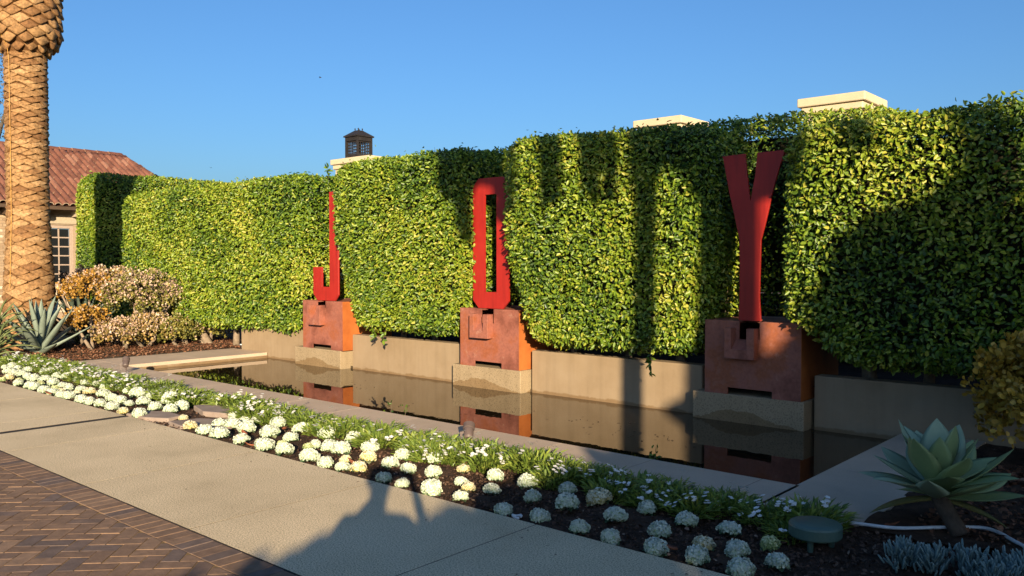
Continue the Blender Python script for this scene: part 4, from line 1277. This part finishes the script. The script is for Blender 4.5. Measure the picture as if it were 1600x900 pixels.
jade((-17.6, 6.95, 0), (.34, .40, .5), 22, M_JDARK, 'dark purple-leaved shrub below the house window', .0, 8, 2, 1.0)
jade((-1.14, 7.70, 0), (.54, .50, .98), 95, M_JGOLD, 'golden jade shrub at the right edge in shade', .0, 9, 4, .06, 50, .055)
# leaning trunks beneath the right-hand flowering shrub
for k, (p0, p1, p2, lab) in enumerate((((-15.6, 8.62, -.03), (-15.95, 8.5, .45), (-16.2, 8.4, .85), 'thick grey trunk leaning left beneath the flowering shrub'),
                                     ((-15.95, 8.30, -.03), (-16.15, 8.3, .4), (-16.2, 8.2, .8), 'second slimmer grey trunk beneath the flowering shrub'))):
    t = empty('leaning_trunk', p0, label=lab, cat='tree trunk')
    b0 = Vector(p0)
    obj('trunk', tube_mesh('trunk', [Vector(p) - b0 for p in (p0, p1, p2)], [.085 - .02 * k, .06 - .01 * k, .04], 10), M_BARK, t, smooth=True)

# blue chalk sticks at the lower right
M_CHALK = leaf_mat('chalk_stick', [(0, (.07, .12, .12)), (.5, (.13, .20, .19)), (1, (.22, .30, .28))], .55, .3, .05)
def chalk():
    g = np.random.default_rng(4)
    V, Q, vv = [], [], []
    tufts = [(g.uniform(-1.75, -.6), g.uniform(4.62, 5.02)) for _ in range(130)]
    tufts = [q for q in tufts if q[0] > -1.46 and q[1] < 4.76 + (q[0] + 1.42) * .36]
    for (tx, ty) in tufts:
        for k in range(26):
            a = g.uniform(0, 6.28); r = g.uniform(.0, .055); h = g.uniform(.035, .075)
            c = np.array([tx + r * math.cos(a), ty + r * math.sin(a), g.uniform(-.02, .09)])
            d = nrm(np.array([math.cos(a) * .45, math.sin(a) * .45, 1]) + g.normal(0, .2, 3))
            s = nrm(np.cross(d, [0, 1, .1])); w = np.cross(d, s)
            b0 = len(V)
            for (f, rr) in ((0, .005), (.5, .0065), (.85, .005), (1, .001)):
                for (p, q) in ((1, 0), (0, 1), (-1, 0), (0, -1)):
                    V.append(c + d * h * f + s * rr * p + w * rr * q)
            for i in range(3):
                for e in range(4):
                    Q.append((b0 + i * 4 + e, b0 + i * 4 + (e + 1) % 4, b0 + (i + 1) * 4 + (e + 1) % 4, b0 + (i + 1) * 4 + e)); vv.append(np.clip(.4 + .2 * i + g.normal(0, .1), 0, 1))
    return big_mesh('chalk_sticks', np.array(V), np.array(Q), np.array(vv))
tag(obj('chalk_sticks', chalk(), M_CHALK), 'blue chalk stick succulents at the lower right corner', 'ground cover', kind='stuff')

# ------------------------------------------------------------------ small things
M_GREENP = surf('green_enamel', [(.3, (.045, .085, .065)), (.7, (.07, .12, .095))], 5, .45, .08, 40, .4)
t = empty('round_cover', (-1.83, 4.73, -.068), label='round green metal cover on short posts in the bed', cat='utility cover')
obj('lid', lathe_mesh('lid', [(.02, .11), (.142, .112), (.147, .12), (.147, .172), (.142, .182), (.11, .192), (.06, .198), (.001, .2)], 40), M_GREENP, t, smooth=False)
for a in (0.6, 2.7, 4.8):
    obj('post', tube_mesh('post', [(.09 * math.cos(a), .09 * math.sin(a), .0), (.09 * math.cos(a), .09 * math.sin(a), .115)], .017, 10), M_GREENP, t)
M_HOSE = plain('white_pvc', (.55, .58, .58), .45)
def curve_pts(pts, n=6):
    out = []
    P = [Vector(p) for p in pts]
    for i in range(len(P) - 1):
        p0, p1, p2, p3 = P[max(i - 1, 0)], P[i], P[i + 1], P[min(i + 2, len(P) - 1)]
        for k in range(n):
            t_ = k / n
            out.append(.5 * ((2 * p1) + (p2 - p0) * t_ + (2 * p0 - 5 * p1 + 4 * p2 - p3) * t_ * t_ + (3 * p1 - p0 - 3 * p2 + p3) * t_ ** 3))
    out.append(P[-1])
    return out
tag(obj('white_pipe', tube_mesh('white_pipe', curve_pts([(-1.84, 4.86, .02), (-1.84, 5.14, .02), (-1.55, 5.25, .02), (-1.34, 5.45, .02), (-1.13, 5.60, .02), (-.92, 5.40, .02), (-.6, 5.1, .02), (.2, 4.9, .02)]), .011, 8), M_HOSE, smooth=True), 'thin white pipe running past the broad-leaved agave', 'pipe')
M_LAMP = surf('brown_lamp_metal', [(.3, (.085, .062, .055)), (.7, (.125, .092, .08))], 8, .5, .1, 40, .4)
def spot(loc, rz, label):
    t = empty('garden_spotlight', loc, rz, label, 'spotlight', 'garden spotlights by the pool')
    obj('stake', tube_mesh('stake', [(0, 0, -.05), (0, 0, .10)], .012, 8), M_LAMP, t)
    obj('knuckle', tube_mesh('knuckle', [(-.03, 0, .10), (.03, 0, .10)], .02, 10), M_LAMP, t)
    me = lathe_mesh('housing', [(.028, -.07), (.042, -.055), (.045, .03), (.052, .035), (.052, .085), (.046, .085), (.046, .04), (.001, .04)], 20)
    h = obj('housing', me, M_LAMP, t, (0, .0, .145), (R(-48), 0, 0))
    obj('lens', lathe_mesh('lens', [(.044, .042), (.001, .046)], 16), M_GLASS, h)
    obj('bracket', prism_mesh('bracket', [(-.075, .05), (-.055, .05), (-.055, .13), (.0, .16), (-.075, .15)], -.01, .01), M_LAMP, t)
spot((-5.13, 5.28, -.03), R(40), 'brown garden spotlight at the coping before the O reflection')
spot((-12.35, 5.50, 0), R(60), 'small garden spotlight at the far end of the coping')
cup = empty('small_cup', (-14.40, 8.62, 0), label='small dark cup fitting at the left wall end', cat='fitting')
obj('body', lathe_mesh('body', [(.03, 0), (.036, .06), (.028, .06), (.02, .02), (.001, .02)], 14), M_BRONZE, cup)
obj('rim', lathe_mesh('rim', [(.039, .05), (.042, .055), (.039, .066), (.034, .066), (.033, .055), (.036, .05)], 14), plain('pale_plastic', (.5, .55, .6), .4), cup)
ringm = bmesh.new()
me = bpy.data.meshes.new('white_ring')
pts = [(.03 * math.cos(a), .022 * math.sin(a), .006 * math.sin(2 * a)) for a in np.linspace(0, 2 * math.pi * .93, 20)]
ringm.free()
tag(obj('white_ring', tube_mesh('white_ring', pts, .009, 6), M_HOSE, None, (-3.46, 4.00, -.005)), 'small white plastic ring lying on the mulch', 'ring')
# fallen leaves in the bed
M_FALL = surf('dry_red_leaf', [(.3, (.16, .05, .025)), (.7, (.30, .11, .05))], 20, .7, .2, 60, .3)
FLV = [(-6.98, 4.22, 'beside the flagstone cabbages'), (-6.52, 4.02, 'at the walkway edge below a cabbage'), (-6.95, 4.6, 'between two white cabbages near the clumps'), (-5.3, 4.18, 'next to the yellowing cabbage'), (-4.62, 4.62, 'left of the small yellow cabbage'), (-3.7, 4.86, 'under the shaded clumps'), (-10.98, 3.98, 'among the far cabbages by the walkway'), (-2.36, 4.10, 'between the nearest cabbages'), (-1.62, 5.28, 'on the coping corner by the agave'), (-15.55, 5.25, 'under the blue agave')]
lf = succulent_leaf('fallen_leaf', .10, .05, .004, 4.0, .9, .6, .3, 6)
lf.transform(Matrix.Translation((0, 0, .004)))
for x, y, w_ in FLV:
    o = obj('fallen_leaf', lf, M_FALL, None, (x, y, .0 if x < -1.7 else .012), (0, 0, random.uniform(0, 6)))
    tag(o, 'curled reddish fallen leaf ' + w_, 'leaf', 'fallen leaves')
# weeds at the pool edge
for (x, y, lab, n) in ((-6.88, 5.87, 'small weed growing at the pool edge near the J reflection', 7), (-6.66, 5.88, 'dark twiggy weed at the pool edge', 9), (-3.62, 5.90, 'leafy weed at the pool edge in shadow', 13)):
    t = empty('weed', (x, y, -.03), label=lab, cat='weed', group='weeds at the pool edge')
    g = rng
    P = np.stack([g.normal(0, .02, n), g.normal(.02, .015, n), g.uniform(.02, .13, n)], 1)
    obj('stem', tube_mesh('stem', [(0, 0, 0), (.01, .015, .07), (0, .02, .13)], [.004, .003, .001], 5), M_DARKBARK, t)
    obj('leaves', leaf_cloud('leaves', P, g.normal(0, .5, (n, 3)) + [[0, -.5, .5]], g.normal(0, .6, (n, 3)) + [[0, 0, .6]], g.uniform(.03, .05, n), g.uniform(.014, .022, n), g.uniform(.1, .5, n)), M_HEDGE, t)
# crumbs of soil and leaf on the walkway
n = 70
P = np.stack([rng.uniform(-9, -1.5, n), 3.9 - rng.exponential(.22, n), np.full(n, .004)], 1)
P[:, 1] = np.clip(P[:, 1], 2.55, 3.92)
a = rng.uniform(0, 6.28, n)
tag(obj('soil_crumbs', leaf_cloud('soil_crumbs', P, np.tile([[0, 0, 1.0]], (n, 1)), np.stack([np.cos(a), np.sin(a), np.zeros(n)], 1), rng.uniform(.008, .03, n), rng.uniform(.004, .012, n), rng.uniform(0, .7, n), .2, .45, 0), M_MULCH), 'small crumbs of soil and leaf on the walkway', 'debris', kind='stuff')
# floating scraps on the water
n = 90
c_ = np.array([(-5.1, 7.2), (-4.5, 7.0), (-6.3, 7.0), (-9.2, 7.3), (-7.9, 6.5)])[rng.integers(0, 5, n)]
P = np.stack([c_[:, 0] + rng.normal(0, .35, n), np.clip(c_[:, 1] + rng.normal(0, .2, n), 5.95, 8.2), np.full(n, WATER_Z + .003)], 1)
a = rng.uniform(0, 6.28, n)
tag(obj('floating_scraps', leaf_cloud('floating_scraps', P, np.tile([[0, 0, 1.0]], (n, 1)), np.stack([np.cos(a), np.sin(a), np.zeros(n)], 1), rng.uniform(.02, .06, n), rng.uniform(.006, .015, n), rng.uniform(0, .4, n), .05, .45, 0), M_MULCH), 'dark scraps floating on the pool', 'debris', kind='stuff')
# two birds far up
def bird(loc, s, rz, label):
    t = empty('flying_bird', loc, rz, label, 'bird', 'birds in the sky')
    t.scale = (s, s, s)
    mt = plain('bird_dark', (.03, .03, .035), .8)
    obj('body', tube_mesh('body', [(-.22, 0, 0), (-.1, 0, .02), (.08, 0, .02), (.18, 0, .03), (.26, 0, .02)], [.02, .05, .06, .04, .005], 8), mt, t, smooth=True)
    for sd in (-1, 1):
        obj('wing', mesh('wing', [(.1, sd * .04, .03), (-.08, sd * .04, .03), (-.06, sd * .30, .12), (.08, sd * .28, .13), (-.02, sd * .55, .07), (.1, sd * .04, .045), (-.08, sd * .04, .04), (-.06, sd * .30, .13), (.08, sd * .28, .145)], [(0, 1, 2, 3), (3, 2, 4), (5, 8, 7, 6), (8, 4, 7)]), mt, t)
bird((-50.1, 36.4, 14.9), .42, .6, 'small dark bird high in the sky left of centre')
bird((-65.2, 36.3, 9.6), .30, 2.0, 'tiny dark bird low over the left hedge')

# ------------------------------------------------------------------ trees behind the viewpoint; their shade falls on the hedges
def sunward(X, Z, D):
    """the point D metres (level distance) towards the sun from hedge-face point (X, 8.2, Z)"""
    return Vector((X, 8.2, Z)) - SUN_DIR * (D / math.cos(SUN_EL))
def inside(poly, x, z):
    c = np.zeros(len(x), bool)
    n = len(poly)
    for i in range(n):
        x1, z1 = poly[i]; x2, z2 = poly[(i + 1) % n]
        k = ((z1 > z) != (z2 > z)) & (x < (x2 - x1) * (z - z1) / (z2 - z1 + 1e-12) + x1)
        c ^= k
    return c
def crown_points(polys, n, d0, d1):
    out = []
    for poly in polys:
        pa = np.array(poly); lo = pa.min(0); hi = pa.max(0)
        ar = .5 * abs(np.dot(pa[:, 0], np.roll(pa[:, 1], 1)) - np.dot(pa[:, 1], np.roll(pa[:, 0], 1)))
        m_ = int(n * ar) + 30
        x = rng.uniform(lo[0], hi[0], m_ * 6); z = rng.uniform(lo[1], hi[1], m_ * 6)
        k = inside(poly, x, z)
        x, z = x[k][:m_], z[k][:m_]
        D = rng.uniform(d0, d1, len(x)) / math.cos(SUN_EL)
        out.append(np.stack([x, np.full(len(x), 8.2), z], 1) - np.array(SUN_DIR)[None] * D[:, None])
    return np.concatenate(out)
M_SHADE = leaf_mat('tree_leaf', [(0, (.04, .065, .018)), (1, (.10, .13, .04))], .5, .3, .0)
def shade_crown(name, polys, n, d0, d1, size, root, parent):
    P = crown_points(polys, n, d0, d1) - np.array(root)[None]
    k = len(P)
    L = size * rng.uniform(.8, 1.25, k)
    Nn = -np.tile(np.array(SUN_DIR)[None], (k, 1)) + rng.normal(0, .55, (k, 3))
    T = rng.normal(0, 1, (k, 3))
    return tag(obj(name, leaf_cloud(name, P - nrm(T) * (L * .5)[:, None], Nn, T, L, L * .75, rng.uniform(0, 1, k), .1), M_SHADE, parent), kind='stuff')
# slim palm
D1 = 9.5
b1 = sunward(-5.20, 0, D1); b1.z = -.1
t1 = empty('palm_tree', b1, label='slim palm behind the viewpoint, outside the picture', cat='palm tree', group='trees behind the viewpoint')
h1 = sunward(-5.2, 3.2, D1).z
obj('trunk', tube_mesh('trunk', [(0, 0, 0), (0, 0, h1 * .5), (0, 0, h1 + .2)], [.115, .105, .10], 14), M_DARKBARK, t1, smooth=True)
shade_crown('crown', [[(-6.74, 3.75), (-6.70, 2.28), (-6.44, 2.38), (-6.42, 3.75)], [(-6.12, 3.75), (-6.10, 2.75), (-6.05, 2.5), (-5.86, 2.25), (-5.80, 2.9), (-5.80, 3.75)], [(-5.73, 3.75), (-5.73, 2.35), (-5.60, 2.35), (-5.58, 3.75)], [(-6.3, 4.3), (-6.6, 3.5), (-5.5, 3.5), (-5.2, 4.3)]], 2600, 9.2, 10.0, .085, b1, t1)
# stout palm
D2 = 13.0
b2 = sunward(-4.07, 0, D2); b2.z = -.1
t2 = empty('palm_tree', b2, label='stout palm behind the viewpoint, outside the picture', cat='palm tree', group='trees behind the viewpoint')
h2 = sunward(-4.09, 3.2, D2).z
obj('trunk', tube_mesh('trunk', [(0, 0, 0), (0, 0, .6), (0, 0, h2 * .6), (0, 0, h2 + .3)], [.34, .285, .28, .275], 18), M_DARKBARK, t2, smooth=True)
shade_crown('crown', [[(-5.42, 3.9), (-5.38, 2.45), (-5.05, 2.55), (-4.94, 2.72), (-4.74, 2.64), (-4.50, 2.28), (-3.45, 2.38), (-3.42, 2.75), (-3.3, 2.95), (-3.2, 3.9)],
                     [(-8.54, 3.9), (-8.53, 2.6), (-8.17, 2.41), (-8.14, 1.95), (-7.91, 1.94), (-7.93, 2.57), (-7.75, 2.80), (-7.45, 2.7), (-7.38, 2.25), (-7.20, 2.25), (-7.18, 3.0), (-7.05, 3.9)],
                     [(-3.0, 3.9), (-3.0, 2.95), (-2.90, 2.66), (-2.78, 2.69), (-2.72, 3.0), (-2.7, 3.9)], [(-8.6, 4.6), (-8.5, 3.7), (-2.6, 3.7), (-2.4, 4.6)]], 1300, 12.5, 13.5, .125, b2, t2)
# big round tree whose shade covers the lower right
D3 = 17.0
b3 = sunward(-4.5, 0, D3); b3.z = -.1
t3 = empty('shade_tree', b3, label='large dense tree behind the viewpoint, outside the picture', cat='tree', group='trees behind the viewpoint')
obj('trunk', tube_mesh('trunk', [(0, 0, 0), (.05, 0, 1.2), (.0, .1, 3.2)], [.32, .26, .2], 14), M_DARKBARK, t3, smooth=True)
SIL = [(-14, -3.45), (-12.4, -2.85), (-10.78, -2.30), (-9.96, -2.02), (-8.94, -1.72), (-7.56, -1.24), (-6.72, -.92), (-5, -.16), (-3.70, .54), (-3.32, .84), (-3.26, 1.25), (-3.06, 1.72), (-2.8, 1.95), (-2.57, 2.08), (-2.23, 2.18), (-1.96, 2.35), (-1.92, 3.5), (-1.63, 3.5), (-1.6, 1.95), (-1.42, 1.95), (-1.0, 2.6), (-.2, 3.6), (3, 4.0), (3, -3.4), (-14, -4.0)]
shade_crown('crown', [SIL], 130, 16.0, 18.5, .28, b3, t3)
shade_crown('outer_leaves', [SIL], 240, 15.6, 18.8, .14, b3, t3)

# ------------------------------------------------------------------ the person taking the picture (behind the lens; only the shadow is seen)
def person():
    f = fh; rt = cam_right
    def W(fwd_, right_, z): return Vector((f.x * fwd_ + rt.x * right_, f.y * fwd_ + rt.y * right_, z))
    base = W(-.50, -.10, 0)
    J = {'pelvis': W(-.52, -.10, .93), 'waist': W(-.52, -.10, 1.08), 'chest': W(-.52, -.10, 1.30), 'neck0': W(-.51, -.10, 1.44), 'neck1': W(-.49, -.10, 1.51), 'head0': W(-.47, -.10, 1.58), 'head1': W(-.46, -.10, 1.67), 'head2': W(-.47, -.10, 1.735),
         'hipL': W(-.52, -.20, .88), 'hipR': W(-.52, .00, .88), 'kneeL': W(-.50, -.22, .49), 'kneeR': W(-.50, .03, .49), 'ankL': W(-.53, -.23, .09), 'ankR': W(-.53, .05, .09), 'toeL': W(-.36, -.26, .035), 'toeR': W(-.36, .08, .035),
         'shL': W(-.52, -.29, 1.40), 'shR': W(-.52, .09, 1.40), 'elL': W(-.36, -.37, 1.22), 'elR': W(-.34, .20, 1.24), 'wrL': W(-.14, -.13, 1.50), 'wrR': W(-.13, .10, 1.52), 'paL': W(-.075, -.085, 1.565), 'paR': W(-.07, .07, 1.575)}
    E = [('pelvis', 'waist'), ('waist', 'chest'), ('chest', 'neck0'), ('neck0', 'neck1'), ('neck1', 'head0'), ('head0', 'head1'), ('head1', 'head2'), ('pelvis', 'hipL'), ('pelvis', 'hipR'), ('hipL', 'kneeL'), ('hipR', 'kneeR'), ('kneeL', 'ankL'), ('kneeR', 'ankR'), ('ankL', 'toeL'), ('ankR', 'toeR'), ('chest', 'shL'), ('chest', 'shR'), ('shL', 'elL'), ('shR', 'elR'), ('elL', 'wrL'), ('elR', 'wrR'), ('wrL', 'paL'), ('wrR', 'paR')]
    RAD = dict(pelvis=.145, waist=.135, chest=.155, neck0=.075, neck1=.058, head0=.078, head1=.092, head2=.062, hipL=.10, hipR=.10, kneeL=.062, kneeR=.062, ankL=.045, ankR=.045, toeL=.035, toeR=.035, shL=.068, shR=.068, elL=.045, elR=.045, wrL=.030, wrR=.030, paL=.030, paR=.030)
    # fingers closed round the edges of the phone
    for sd, c in (('L', -1), ('R', 1)):
        pa = J['pa' + sd]
        for k in range(4):
            a = 'f%s%d' % (sd, k); z = pa.z + .032 - .021 * k
            J[a + 'a'] = pa + rt * (.022 * c) + f * (.028) + Vector((0, 0, .03 - .02 * k)); J[a + 'b'] = pa + rt * (-.006 * c) + f * (.048) + Vector((0, 0, .03 - .02 * k))
            E += [('pa' + sd, a + 'a'), (a + 'a', a + 'b')]; RAD[a + 'a'] = .0085; RAD[a + 'b'] = .0075
        J['th' + sd] = pa - rt * (.018 * c) - f * .02 + Vector((0, 0, .035)); E.append(('pa' + sd, 'th' + sd)); RAD['th' + sd] = .010
    names = list(J)
    me = bpy.data.meshes.new('body')
    me.from_pydata([J[n_] - base for n_ in names], [(names.index(a), names.index(b_)) for a, b_ in E], [])
    t = empty('person', base, label='person behind the lens holding up a phone, outside the picture', cat='person')
    o = bpy.data.objects.new('body', me); link(o, t)
    me.materials.append(plain('dark_clothing', (.06, .065, .08), .85))
    sk = o.modifiers.new('skin', 'SKIN')
    for i, n_ in enumerate(names):
        sv = me.skin_vertices[0].data[i]
        r = RAD[n_]
        sv.radius = (r, r)
        sv.use_root = n_ == 'pelvis'
    su = o.modifiers.new('sub', 'SUBSURF'); su.levels = 1; su.render_levels = 2
    hair = lathe_mesh('hair', [(.03, -.05), (.098, -.03), (.106, .02), (.10, .07), (.07, .105), (.02, .118)], 18)
    obj('hair', hair, plain('dark_hair', (.03, .022, .018), .7), t, tuple(W(-.485, -.10, 1.655) - base), smooth=True)
    ph = box('mobile_phone', -.078, .078, -.004, .004, -.037, .037, plain('phone_black', (.02, .02, .022), .3), None, .003)
    ph.location = W(-.014, -.02, 1.585); ph.rotation_euler = (0, 0, math.atan2(rt.y, rt.x))
    tag(ph, 'mobile phone held up behind the lens, outside the picture', 'phone')
person()
